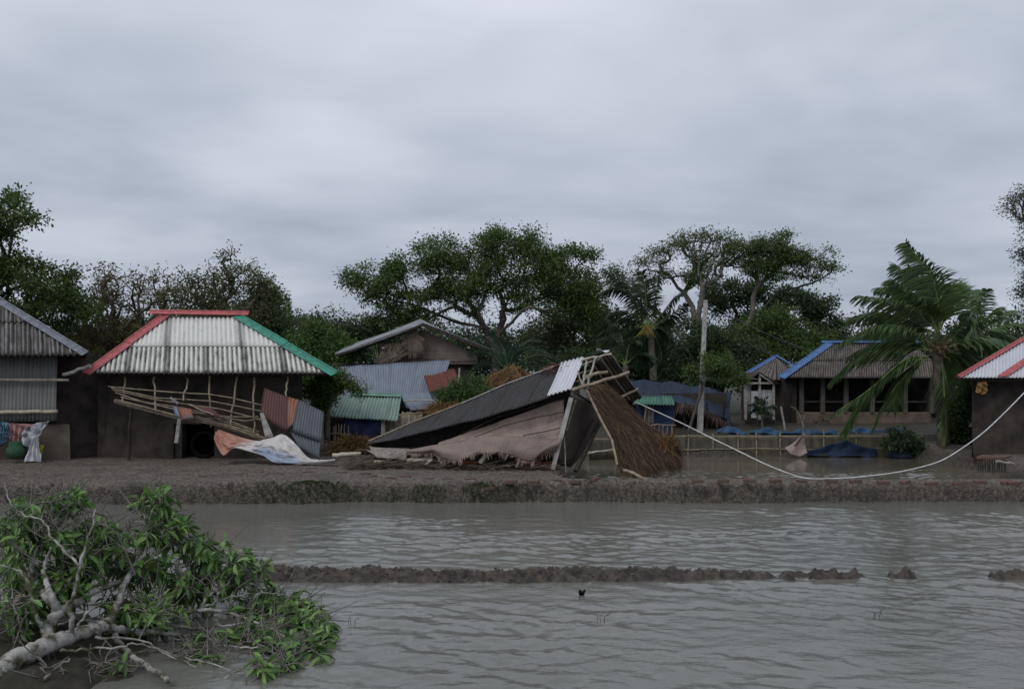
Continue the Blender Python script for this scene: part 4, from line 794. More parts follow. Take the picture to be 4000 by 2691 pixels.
# ---- white roofed mud house ---------------------------------------------------------------
def hip_house():
    Y0, Y1, Yb = 21.5, 23.7, 25.9; ze = 2.32; zr = 3.95
    xl, xr, rl_, rr_ = -11.15, -4.66, -10.05, -7.9
    root = thing('mud_house', (-8, 22.4, 0), 'mud-walled house under white-grey corrugated roof with red and green hip caps', 'house')
    kx = -8.1/Y0*(Y1-Y0); V = Vector((kx, Y1-Y0, zr-ze)); H = V.length; O = Vector((xl, Y0, ze)); u1, u2, W_ = rl_-xl-kx, rr_-xl-kx, xr-xl
    mb = MB()
    def band(y0, y1, lift, dx0=0, dx1=0):
        f0, f1 = y0/H, y1/H
        return [(u1*f0+dx0, y0), (W_-(W_-u2)*f0+dx1, y0), (W_-(W_-u2)*f1+dx1, y1), (u1*f1+dx0, y1)]
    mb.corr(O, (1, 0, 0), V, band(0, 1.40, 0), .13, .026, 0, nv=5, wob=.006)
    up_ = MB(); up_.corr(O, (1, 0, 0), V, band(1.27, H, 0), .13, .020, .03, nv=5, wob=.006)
    nF = Vector((1, 0, 0)).cross(V).normalized()
    # hidden back and end slopes
    Rl = Vector((rl_, Y1, zr)); Rr = Vector((rr_, Y1, zr)); A = Vector((xl, Y0, ze)); B = Vector((xr, Y0, ze)); A2 = Vector((xl, Yb, ze)); B2 = Vector((xr*Yb/Y0*1.03, Yb, ze)); A2 = Vector((xl-.8, Yb, ze))
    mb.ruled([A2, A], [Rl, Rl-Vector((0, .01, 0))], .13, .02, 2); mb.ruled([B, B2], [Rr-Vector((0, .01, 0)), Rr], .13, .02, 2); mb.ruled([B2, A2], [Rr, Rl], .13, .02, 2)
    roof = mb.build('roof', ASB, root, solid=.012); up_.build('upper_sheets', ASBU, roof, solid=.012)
    nL = (A-A2).cross(Rl-A2).normalized(); nL = nL if nL.z > 0 else -nL
    nR = (B2-B).cross(Rr-B).normalized(); nR = nR if nR.z > 0 else -nR
    nB = Vector((0, -nF.y, nF.z))
    c = MB(); c.cap_strip(A-(Rl-A)*.03, A.lerp(Rl, .52), nF, nL, .24, .075); c.cap_strip(A.lerp(Rl, .49), Rl, nF, nL, .24, .095)
    c.build('hip_cap', red_metal, roof)['label'] = 'red hip cap'
    c = MB(); c.cap_strip(Rl+Vector((-.42, 0, .13)), Rr+Vector((.3, 0, .09)), nF, nB, .17, .06); c.build('ridge_cap', red_metal, roof)
    c = MB(); c.cap_strip(B+(B-Rr)*.025, B.lerp(Rr, .5), nF, nR, .22, .075); c.cap_strip(B.lerp(Rr, .47), Rr, nF, nR, .22, .095)
    c.build('hip_cap', green_metal, roof)['label'] = 'green hip cap'
    # walls with a real doorway
    w = MB(); yw = 22.35; xw0, xw1 = -11.3, -5.72; d0, d1 = (395-CX)*yw/F, (503-CX)*yw/F
    def wall_piece(x0, x1, z0, z1):
        n = max(2, int((x1-x0)/.12)); m_ = max(2, int((z1-z0)/.12))
        def fn(i, j):
            x = x0+(x1-x0)*i; z = z0+(z1-z0)*j; return Vector((x, yw+.05*float(fbm(np.array([x*1.3]), np.array([z*1.3]), 77, 3)[0])-.10*max(0, .5-z), z))
        w.grid(fn, n, m_, lambda i, j: (x0+(x1-x0)*i, z0+(z1-z0)*j))
    wall_piece(xw0, d0, -.1, 2.62); wall_piece(d1, xw1, -.1, 2.62); wall_piece(d0, d1, .95, 2.62)
    xb1, xb0 = xw1*25.2/yw*1.01, xw0*25.2/yw
    w.hexa([(xw1-.2, yw, -.1), (xw1, yw, -.1), (xb1, 25.2, -.1), (xb1-.2, 25.2, -.1), (xw1-.2, yw, 2.6), (xw1, yw, 2.6), (xb1, 25.2, 2.6), (xb1-.2, 25.2, 2.6)]); w.box(xb0, xb1, 25.2, 25.4, -.1, 2.6)
    w.hexa([(xw0, yw, -.1), (xw0+.2, yw, -.1), (xb0+.2, 25.2, -.1), (xb0, 25.2, -.1), (xw0, yw, 2.6), (xw0+.2, yw, 2.6), (xb0+.2, 25.2, 2.6), (xb0, 25.2, 2.6)]); w.box(d0-.02, d0+.2, yw+.06, yw+.4, -.1, .95); w.box(d1-.2, d1+.02, yw+.06, yw+.4, -.1, .95)
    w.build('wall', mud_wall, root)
    e = MB(); wob_tube(e, (xl+.2, Y0+.25, ze-.02), (xr-.3, Y0+.25, ze-.02), .04, w=.01, seg=10); e.build('eave_beam', wood_dark, root)
    for i in range(9):
        x = xl+.5+i*.72; r_ = MB(); wob_tube(r_, (x, Y0+.1, ze-.04), (x, yw+.3, ze+.28), .03, seg=3); r_.build('rafter', wood_dark, root)
    return root
hip_house()
ty = MB(); c0 = P(466, 1012, 22.55)
for k in range(1):
    vs = []; n = 28
    ty.grid(lambda s_, t_: c0+Vector((math.cos(6.28319*s_)*(.33+.055*math.cos(6.28319*t_)), .10*(math.sin(6.28319*t_))+.03*math.sin(6.283*s_), math.sin(6.28319*s_)*(.33+.055*math.cos(6.28319*t_)))), 30, 10)
tag(ty.build('wheel', black_m), 'black round wheel standing in dark doorway of mud house', 'wheel')

# ---- collapsed verandah lattice in front of it
lat = thing('fallen_lattice', P(430, 960, 21.5), 'sagging lattice of thin poles hanging under the white corrugated eave', 'lattice')
for (a, b) in [((285, 859), (279, 915)), ((351, 858), (354, 932)), ((425, 859), (418, 912)), ((477, 855), (480, 972)), ((540, 859), (525, 973)), ((579, 859), (577, 988)), ((655, 858), (652, 902))]:
    m_ = MB(); wob_tube(m_, P(a[0], a[1], 21.85), P(b[0], b[1], 21.35), .028, w=.018, seg=6, taper=.8); m_.build('upright', bamboo, lat)
for L in [[(247, 879), (300, 884), (356, 889), (430, 894), (477, 897), (528, 905), (600, 923)], [(255, 884), (356, 904), (430, 910), (480, 914), (530, 921), (602, 936)], [(258, 888), (350, 909), (400, 917), (500, 931), (560, 944), (596, 957)],
          [(262, 893), (330, 915), (420, 930), (500, 950), (590, 982)], [(275, 905), (420, 938), (520, 948), (590, 950)], [(430, 955), (520, 951), (560, 958), (600, 950)], [(440, 920), (500, 955), (560, 975), (590, 990)]]:
    m_ = MB(); q = [p+Vector(rng0.normal(size=3)*.01) for p in PP(L, 21.42)]; m_.tube(q, .016, 5); m_.build('rail', bamboo, lat)
m_ = MB()
for dv, r_ in ((0, .026), (4, .020), (-3, .018)):
    m_.tube([p+Vector(rng0.normal(size=3)*.012) for p in PP([(260, 912+dv), (330, 930+dv), (400, 947+dv), (450, 953+dv), (510, 968+dv), (560, 985+dv), (604, 1000+dv)], 21.3+dv*.01)], r_, 7)
m_.build('bottom_rail', bamboo, lat)
def post(name, a, b, Ya, Yb, r, m, label, cat='post', sq=False, group=None, seg=5, w=.012):
    mb = MB()
    if sq: mb.beam(P(a[0], a[1], Ya), P(b[0], b[1], Yb), r*2)
    else: wob_tube(mb, P(a[0], a[1], Ya), P(b[0], b[1], Yb), r, 8, w, seg)
    return tag(mb.build(name, m), label, cat, group)
post('post', (298, 928), (293, 1046), 21.6, 21.7, .035, wood_dark, 'thin crooked dark post under left end of the sagging lattice')
post('post', (410, 948), (402, 1008), 21.2, 21.2, .045, wood_grey, 'short pale squared post hanging left of the dark doorway', sq=True)
def sheet(name, quad, Ys, m, label, cat='tin sheet', pitch=.08, amp=.014, bend=.03, wob=.006, nv=8, solid=.006, group=None):
    """quad: bottom-left, bottom-right, top-right, top-left in photo units"""
    mb = MB(); p = [P(q[0], q[1], y) for q, y in zip(quad, Ys)]; mb.ruled([p[0], p[1]], [p[3], p[2]], pitch, amp, nv, bend, wob=wob)
    o = mb.build(name, m, solid=solid); return tag(o, label, cat, group)
sheet('tin_sheet', [(592, 947), (653, 982), (653, 903), (602, 883)], [21.0, 20.9, 21.4, 21.5], RUSTD, 'upright maroon rusted tin sheet leaning under right end of white roof')
sheet('tin_sheet', [(652, 978), (668, 965), (681, 910), (652, 902)], [20.95, 21.0, 21.5, 21.45], ORG, 'narrow orange-rust tin strip between maroon and blue-grey sheets')
sheet('tin_sheet', [(666, 983), (731, 1005), (737, 938), (680, 909)], [20.9, 20.7, 21.2, 21.4], GALD, 'large dented blue-grey tin sheet leaning beside the orange strip')
sheet('tin_sheet', [(680, 1018), (727, 1046), (730, 1000), (660, 983)], [20.7, 20.6, 20.85, 21.0], GALD, 'lower blue-grey tin sheet standing on the mud beside crumpled tarp')
sheet('tin_sheet', [(604, 995), (625, 998), (600, 940), (592, 940)], [20.8, 20.8, 21.0, 21.0], wood_grey, 'folded grey metal edge strip hanging left of the maroon sheet', bend=.02)
sheet('tin_sheet', [(415, 957), (441, 952), (436, 930), (399, 925)], [21.0, 21.0, 21.2, 21.2], ORG, 'torn orange scrap of tin caught on the lattice', bend=.06, wob=.02)
sheet('tin_sheet', [(401, 950), (412, 953), (404, 925), (394, 922)], [20.95, 20.95, 21.1, 21.1], GAL, 'bent silver scrap of tin caught on left part of lattice', bend=.06, wob=.02)
sheet('tin_sheet', [(470, 945), (512, 955), (480, 930), (435, 918)], [21.1, 21.1, 21.3, 21.3], RUSTD, 'dark brown rusted tin piece lying across the lattice rails', bend=.05, wob=.02)
post('plank', (388, 905), (405, 918), 21.0, 21.1, .03, wood_grey, 'short grey splintered plank on top of the torn tin scraps', 'plank', sq=True)
post('plank', (428, 920), (487, 945), 21.0, 21.1, .014, bamboo_pale, 'thin pale lath lying diagonally across the lattice', 'plank')
def tarp():
    top = [(498, 977, 21.0), (540, 992, 20.9), (587, 1003, 20.85), (605, 1000, 20.83), (625, 994, 20.8), (647, 989, 20.75), (677, 1014, 20.6), (703, 1042, 20.4), (735, 1047, 20.3), (765, 1046, 20.2)]
    bot = [(488, 1003, 20.7), (508, 1036, 20.5), (530, 1020, 20.45), (560, 1026, 20.35), (596, 1036, 20.3), (623, 1052, 20.15), (662, 1055, 20.1), (700, 1056, 20.1), (735, 1055, 20.1), (765, 1052, 20.12)]
    T = PP(top, 0); B = PP(bot, 0)
    def cr(L, t):
        x = t*(len(L)-1); i = min(int(x), len(L)-2); f = x-i; a = L[max(i-1, 0)]; b = L[i]; c = L[i+1]; d = L[min(i+2, len(L)-1)]
        return .5*(2*b+(c-a)*f+(2*a-5*b+4*c-d)*f*f+(-a+3*b-3*c+d)*f**3)
    def fn(s_, t_):
        p = cr(B, s_).lerp(cr(T, s_), t_); e = min(1, 4*t_, 4*(1-t_))
        k = .055*abs(math.sin(13*t_+6*s_+2.5*math.sin(5*s_)))-.03+.03*abs(math.sin(26*s_-9*t_+2*math.sin(7*t_)))+(.5-abs(float(fbm(np.array([s_*7+t_*2.]), np.array([t_*3-s_*3.]), 5, 2)[0]))*3.2)*.10+(.5-abs(float(fbm(np.array([s_*22.]), np.array([t_*7+s_*6]), 9, 2)[0]))*3)*.035
        return p+Vector((0, -.6, .35))*k*(.35+.65*e)+Vector((0, -.10, .02))*math.sin(math.pi*t_)
    mb = MB(); mb.grid(fn, 150, 34)
    m = bpy.data.materials.new('stained tarpaulin'); m.use_nodes = True; t = m.node_tree; b = t.nodes['Principled BSDF']; b.inputs['Roughness'].default_value = .55
    uv = N(t, 'ShaderNodeUVMap'); s = N(t, 'ShaderNodeSeparateXYZ'); t.links.new(uv.outputs[0], s.inputs[0]); nz = noise_n(t, uv.outputs[0], 6, 5, .65)
    oran = M(t, 'SUBTRACT', 1, sstep(t, M(t, 'ADD', s.outputs[0], M(t, 'MULTIPLY', nz, .35)), .28, .52))
    blue = M(t, 'MULTIPLY', M(t, 'SUBTRACT', 1, sstep(t, M(t, 'ADD', s.outputs[1], M(t, 'MULTIPLY', nz, .6)), .5, .85)), sstep(t, s.outputs[0], .32, .45))
    blue = M(t, 'MULTIPLY', blue, M(t, 'SUBTRACT', 1, sstep(t, s.outputs[0], .68, .76)))
    c = mixc(t, M(t, 'MULTIPLY', oran, .9), (.48, .46, .44), (.30, .115, .065)); c = mixc(t, M(t, 'MULTIPLY', blue, .85), c, (.17, .23, .34))
    c = mixc(t, M(t, 'MULTIPLY', sstep(t, noise_n(t, uv.outputs[0], 18, 5, .7), .5, .75), .55), c, (.12, .10, .09)); t.links.new(c, b.inputs['Base Color'])
    tag(mb.build('tarpaulin', m, solid=.004), 'crumpled white, blue and orange tarpaulin spilled in front of mud house', 'tarpaulin')
tarp()
# ---- left house -------------------------------------------------------------------------
def left_house():
    root = thing('tin_house', (-14.5, 22, 0), 'house cut by left edge with dark ribbed roof and pale tin wall', 'house')
    C = P(199, 809, 20.8); Rr = P(-120, 613, 24.2); kx = -12.5/C.y*(Rr.y-C.y); V = Vector((kx, Rr.y-C.y, Rr.z-C.z)); H = V.length; x0 = -19.0; rx = Rr.x-kx
    mb = MB(); O = Vector((x0, C.y, C.z))
    mb.corr(O, (1, 0, 0), V, [(0, 0), (C.x-x0, 0), (C.x-x0+(rx-C.x)*.36, H*.36), (0, H*.36)], .15, .034, 0, nv=4, wob=.006)
    mb.corr(O, (1, 0, 0), V, [(0, H*.34), (C.x-x0+(rx-C.x)*.34, H*.34), (rx-x0, H), (0, H)], .15, .03, .035, nv=4, wob=.006)
    C2 = C+Vector((C.x/C.y*2*(Rr.y-C.y)*1.04, 2*(Rr.y-C.y), 0)); mb.ruled([C, C2], [Rr-Vector((0, .01, 0)), Rr], .13, .02, 3); mb.ruled([C2, Vector((x0, C2.y, C2.z))], [Rr, Vector((x0, Rr.y, Rr.z))], .13, .02, 3)
    roof = mb.build('roof', ASBD, root, solid=.012)
    nF = Vector((1, 0, 0)).cross(V).normalized(); nR = (C2-C).cross(Rr-C).normalized()
    c = MB(); c.cap_strip(C, C.lerp(Rr, .62), nF, nR, .17, .08); c.cap_strip(C.lerp(Rr, .58), Rr, nF, nR, .17, .10); c.build('hip_cap', grey_metal, roof)
    w = MB(); xw = (205-CX)*23/F; x1 = (128-CX)*21.9/F
    def fn(i, j):
        x = x0+(x1-x0)*i; z = -.1+2.9*j; return Vector((x, 21.9+.04*math.sin(x*3+z*2)-.12*max(0, .6-z), z))
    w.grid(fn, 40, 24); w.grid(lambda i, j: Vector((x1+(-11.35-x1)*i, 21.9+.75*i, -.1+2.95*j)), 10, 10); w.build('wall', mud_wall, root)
    w = MB()
    for k in range(1): w.grid(lambda i, j: P(60, 965, 21.7).lerp(P(158, 965, 21.7), i)+Vector((0, -.04*math.sin(3*i+2*j), -1.02*j)), 14, 10)
    w.build('lower_wall', mud_wall_pale, root)
    p = MB(); a = P(-150, 962, 21.5); b = P(127, 958, 21.5); p.ruled([a, b], [a+Vector((0, .1, 1.75)), b+Vector((0, .1, 1.72))], .10, .018, 4, wob=.004); p.build('wall_panel', PALE, root, solid=.006)
    for (v1, v2, ue, r_) in ((863, 865, 156, .034), (941, 936, 131, .05)):
        q = MB(); wob_tube(q, P(-150, v1, 21.38), P(ue, v2, 21.38), r_, 8, .006, 12, nodes=True); q.build('bamboo_batten', bamboo_pale, root)
    q = MB(); q.tube([P(94, 815, 21.33), P(95, 900, 21.33), P(96, 985, 21.33)], .006, 4); q.build('cord', mat('blue green cord', (.05, .12, .12)), root)
    q = MB(); wob_tube(q, P(145, 853, 21.2), P(205, 832, 21.0), .05, 7, .015, 5); q.build('eave_log', wood_grey, root)
left_house()
def hang(name, outline_top, outline_bot, Y, cols, label, cat='cloth', fold=.05, nfold=5, scale=5, dy=.0):
    T = PP(outline_top, Y); B = PP(outline_bot, Y-dy)
    def at(L, t): x = t*(len(L)-1); i = min(int(x), len(L)-2); return L[i].lerp(L[i+1], x-i)
    ph = rng0.uniform(0, 6)
    def fn(s_, t_): return at(B, s_).lerp(at(T, s_), t_)+Vector((.012*math.sin(9*t_+ph), -1, 0))*(fold*math.sin(nfold*6.28*s_+2*math.sin(3*t_+ph))*(1-.5*t_)+fold*.4*math.sin(14*t_+8*s_+ph))
    mb = MB(); mb.grid(fn, 60, 24)
    return tag(mb.build(name, clothmat(name+' '+label[:18], cols, scale), solid=.004), label, cat)
hang('hanging_cloth', [(-15, 958), (18, 962)], [(-15, 1018), (2, 1016), (18, 1002)], 21.2, [(.12, .25, .36), (.03, .06, .09), (.20, .33, .40)], 'blue patterned cloth hanging at left edge under tin wall', scale=9)
hang('hanging_cloth', [(16, 963), (45, 964), (100, 966)], [(22, 1012), (45, 1022), (62, 1015)], 21.3, [(.33, .16, .16), (.20, .10, .10), (.38, .24, .22)], 'faded pink cloth hanging between blue cloth and grey plastic sheet', scale=12)
hang('plastic_sheet', [(56, 975), (85, 962), (115, 958)], [(46, 1006), (66, 1019), (84, 996)], 21.1, [(.22, .23, .26), (.42, .43, .46), (.10, .10, .11)], 'grey plastic sheet draped from bottom corner of the tin wall', 'plastic sheet', scale=4, nfold=2)
hang('white_sack', [(82, 992), (88, 990)], [(51, 1052), (75, 1050), (93, 1052)], 21.0, [(.55, .55, .58), (.40, .40, .42)], 'white cloth sack hanging to the ground below the grey plastic sheet', 'sack', fold=.04, nfold=3)
gb = MB(); g0 = P(38, 1040, 21.1)
gb.grid(lambda s_, t_: g0+Vector((math.cos(6.2832*s_), math.sin(6.2832*s_), 0))*(.14+.10*math.sin(math.pi*min(.9, t_+.15)))+Vector((0, 0, .40*t_)), 20, 10)
tag(gb.build('basket', mat('green woven basket', (.03, .10, .05), (.02, .05, .03), 20, bump=.4), solid=.01), 'dark green round basket on the mud left of white sack', 'basket')
hang('yellow_strap', [(92, 1012), (100, 1014)], [(88, 1044), (93, 1044)], 21.15, [(.45, .38, .03), (.3, .25, .02)], 'small yellow strap hanging beside the white sack', 'strap', fold=.01)

# ---- gable house in the middle -------------------------------------------------------------
def gable_house():
    root = thing('gable_house', (P(962, 860, 30).x, 32, 0), 'mud and mat gable house with dark overhanging tin roof in centre', 'house')
    A = P(962, 735, 30); E1 = P(762, 806, 29.8); E2 = P(1122, 797, 30); A2 = P(957, 727, 34.5); B1 = P(800, 784, 34.5); B2 = P(1105, 803, 34.5)
    mb = MB(); mid1 = P(850, 783, 30)
    mb.ruled([B1, E1], [A2, A], .10, .02, 6, bend=-.05); mb.ruled([E2, B2], [A, A2], .10, .02, 6)
    mb.build('roof', mat('aged tin roof', (.27, .28, .30), (.15, .15, .155), 4, .6), root, solid=.012)
    for a, b in ((E1, A), (E2, A)):
        for dy, dz in ((.05, -.06), (.45, -.07)):
            q = MB(); q.beam(a+Vector((0, dy, dz)), b+Vector((0, dy, dz)), .05, .11); q.build('rafter', wood_dark, root)
    for (u, v) in ((872, 792), (1067, 791), (962, 745)):
        q = MB(); q.beam(P(u, v, 29.9), P(u, v, 34), .09, .07); q.build('purlin', wood_grey, root)
    w = MB(); Yw = 30.6
    L = PP([(866, 828), (868, 800), (905, 778), (962, 750), (1020, 776), (1085, 808), (1088, 828)], Yw)
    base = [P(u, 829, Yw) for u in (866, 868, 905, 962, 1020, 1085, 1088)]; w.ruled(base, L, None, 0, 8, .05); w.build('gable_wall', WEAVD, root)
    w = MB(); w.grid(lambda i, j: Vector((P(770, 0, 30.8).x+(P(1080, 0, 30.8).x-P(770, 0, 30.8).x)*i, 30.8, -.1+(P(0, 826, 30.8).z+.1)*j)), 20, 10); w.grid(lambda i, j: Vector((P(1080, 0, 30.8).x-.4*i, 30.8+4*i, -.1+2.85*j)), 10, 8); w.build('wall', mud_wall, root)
    q = MB(); wob_tube(q, P(868, 813, 30.45), P(1085, 822, 30.45), .02, 5, .03, 14); q.build('wall_batten', wood_dark, root)
    q = MB(); wob_tube(q, P(1083, 824, 30.3), P(1042, 762, 30.3), .02, 5, .02); wob_tube(q, P(1073, 780, 30.2), P(1071, 824, 30.2), .02, 5, .01); q.build('brace', wood_dark, root)
    # dry fronds stuffed in the gable
    m = MB()
    for k in range(260):
        a = P(940+rng0.normal()*4, 758+rng0.normal()*3, 30.3); th = rng0.normal()*.42; Ln = rng0.uniform(.5, 1.0)
        m.tube([a, a+Vector((math.sin(th)*Ln*.5, -.08, -math.cos(th)*Ln*.5)), a+Vector((math.sin(th)*Ln*.8, -.05, -math.cos(th)*Ln*.95))], [.014, .022, .008], 3, cap=False)
    for k in range(260):
        a = P(rng0.uniform(868, 935), rng0.uniform(775, 812), 30.3); b = P(rng0.uniform(855, 890), rng0.uniform(815, 835), 30.0); f = rng0.uniform(.2, 1)
        m.tube([a, a.lerp(b, f*.5)+Vector((rng0.normal()*.05, -.1, .04)), a.lerp(b, f)], [.012, .018, .008], 3, cap=False)
    m.build('dry_fronds', mat('dry grey fronds', (.20, .165, .125), (.10, .08, .06), 6), root)
gable_house()
sheet('tin_lean_to', [(795, 927), (988, 930), (1025, 819), (768, 835)], [27.2, 27.2, 29.6, 29.4], GAL, 'broad sagging blue-grey tin lean-to roof below the gable', 'lean-to roof', bend=-.06, wob=.012, nv=14)
sheet('tin_sheet', [(978, 895), (1046, 874), (1034, 839), (962, 847)], [27.5, 27.7, 29.3, 29.25], RUST, 'deep rust-red tin patch at right end of the lean-to roof', wob=.012)
sheet('tin_sheet', [(936, 936), (992, 929), (975, 893), (908, 896)], [26.9, 26.9, 27.5, 27.5], GAL, 'lowest rust-spotted tin sheet hanging at foot of the lean-to roof', wob=.012)
post('pole', (905, 915), (1048, 907), 26.8, 27.0, .022, bamboo_pale, 'thin pale pole lying across foot of lean-to roof', 'pole')
post('pole', (1046, 838), (1040, 905), 27.6, 27.3, .03, wood_grey, 'grey stick standing at right edge of the lean-to', 'pole')
lw = MB(); lw.box(P(800, 0, 28.5).x, P(1075, 0, 28.5).x, 28.5, 28.7, -.1, 1.7); tag(lw.build('mud_wall', mud_wall), 'dark mud wall under the tin lean-to roof', 'wall')
def green_hut():
    root = thing('tin_hut', P(820, 1030, 25.2), 'low hut with faded green tin roof and dark blue tarp side', 'hut')
    mb = MB(); p = [P(738, 948, 24.3), P(905, 958, 24.3), P(914, 902, 25.9), P(765, 898, 25.9)]; mb.ruled([p[0], p[1]], [p[3], p[2]], .10, .02, 8, 0, wob=.008)
    mb.ruled([p[3], p[2]], [p[3]+Vector((0, 1.6, -.5)), p[2]+Vector((0, 1.6, -.5))], .10, .02, 3)
    roof = mb.build('roof', GRN, root, solid=.008)
    q = MB(); q.cap_strip(P(800, 898, 25.9), P(915, 902, 25.9), (0, -.4, .9), (0, .4, .9), .16, .05); q.build('ridge_cap', mat('faded green ridge', (.14, .27, .21), (.10, .19, .15), 5, .5), roof)
    def at(u, v, y=24.7): return P(u, v, y)
    q = MB(); q.grid(lambda i, j: at(782+86*i, 952+(60-18*(1-i)**2)*j-4*i, 24.7)+Vector((0, -.10*math.sin(math.pi*j)-.03*math.sin(9*i+3*j), 0)), 24, 16); q.build('side_tarp', blue_cloth, root, solid=.004)
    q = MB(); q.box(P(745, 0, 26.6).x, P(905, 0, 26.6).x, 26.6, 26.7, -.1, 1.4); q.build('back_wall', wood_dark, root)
    q = MB(); q.beam(P(873, 952, 24.5), P(872, 995, 24.5), .12, .06); q.build('post', wood_grey, root)
    for k in range(9):
        u = 739+k*6.5+rng0.normal(); q = MB(); wob_tube(q, P(u, 966+rng0.uniform(-4, 6), 24.3), P(u+rng0.normal()*2, 1030, 24.2), .022, 5, .012, 4); q.build('picket', bamboo if k % 3 else wood_grey, root)
    for v in (985, 1006):
        q = MB(); wob_tube(q, P(736, v, 24.2), P(800, v+3, 24.2), .02, 5, .01); q.build('fence_rail', bamboo, root)
    for k in range(26):
        u = 876+k*3.4; q = MB(); q.beam(P(u, 940+rng0.uniform(-4, 4), 24.9), P(u+rng0.normal()*1, 1000, 24.8), .045, .02); q.build('bamboo_slat', bamboo if k % 4 else bamboo_pale, root)
    q = MB(); q.beam(P(870, 947, 24.7), P(968, 938, 24.7), .04); q.beam(P(895, 962, 24.6), P(925, 990, 24.6), .04); q.build('slat_rail', bamboo, root)
green_hut()
def strands(mb, surf, n, Lr, w, rng, dirf, lift=.03, jit=.25):
    """straw strands laid over surf(s,t); dirf(s,t) gives the run"""
    for k in range(n):
        s_, t_ = rng.uniform(), rng.uniform(); p = surf(s_, t_)+Vector(rng.normal(size=3)*lift); d = dirf(s_, t_).normalized()+Vector(rng.normal(size=3)*jit*.5); L = rng.uniform(*Lr)
        q = d.cross(Vector(rng.normal(size=3))).normalized()*w*rng.uniform(.5, 1.2); e = p+d*L; mb.add([p-q, p+q, p+d*L*.55+q+Vector((0, 0, -.01)), e, p+d*L*.55-q], [(0, 1, 2, 3, 4)])
THATCH = leafmat('old thatch', (.034, .023, .016), (.072, .048, .031), (.15, .10, .06), rough=.85, trans=.08)
STRAW = leafmat('golden straw', (.09, .055, .025), (.19, .115, .05), (.30, .20, .10), rough=.85, trans=.08)
def heap(name, u, v, Y, ru, h, n, m, label, cat='straw heap'):
    s0 = P(u, v, Y); rx = ru*Y/F; rng = np.random.default_rng(int(u)); mb = MB()
    surf = lambda s_, t_: s0+Vector((math.cos(6.283*s_)*rx*t_, math.sin(6.283*s_)*rx*.5*t_, h*(1-t_*t_)))
    mb.grid(lambda a, b: surf(a, b)+Vector((0, 0, -.03)), 20, 8); strands(mb, surf, n, (.1, .35), .008, rng, lambda a, b: Vector((math.cos(6.283*a), math.sin(6.283*a)-.3, -.25)), .03, 1.2)
    return tag(mb.build(name, m), label, cat)
heap('straw_heap', 810, 1022, 23.4, 52, .28, 1500, STRAW, 'golden straw heap between blue-grey tin and collapsed black roof')
heap('straw_heap', 1010, 938, 24.2, 45, .22, 700, STRAW, 'straw bunch above the far edge of the black roof')
def thatch_hut():
    root = thing('thatch_hut', P(1158, 960, 26), 'small thatched hut top showing above ridge of the black roof', 'hut')
    rng = np.random.default_rng(8); A = P(1170, 834, 26.5); B = P(1108, 862, 25.6); C_ = P(1120, 885, 25.2); D = P(1190, 866, 25.6); E_ = P(1210, 854, 26.0)
    s1 = lambda s_, t_: B.lerp(A, s_).lerp(C_.lerp(D, s_), t_)+Vector((0, -.1*math.sin(math.pi*t_), .05))
    mb = MB(); mb.grid(s1, 10, 8); strands(mb, s1, 1500, (.2, .5), .009, rng, lambda a, b: (C_-B)*.8+Vector((-.25, 0, 0)), .04, .5)
    s2 = lambda s_, t_: A.lerp(E_, s_).lerp(A.lerp(E_, s_)+Vector((.05, .3, -.18)), t_)
    strands(mb, s2, 350, (.15, .3), .009, rng, lambda a, b: E_-A, .03, .6); mb.build('thatch', STRAW, root)
    w = MB(); w.grid(lambda i, j: Vector((P(1125, 0, 26.3).x+(P(1200, 0, 26.3).x-P(1125, 0, 26.3).x)*i, 26.3, (P(0, 872, 26.3).z)*j)), 4, 4); w.build('wall', wood_dark, root, solid=.05)
thatch_hut()

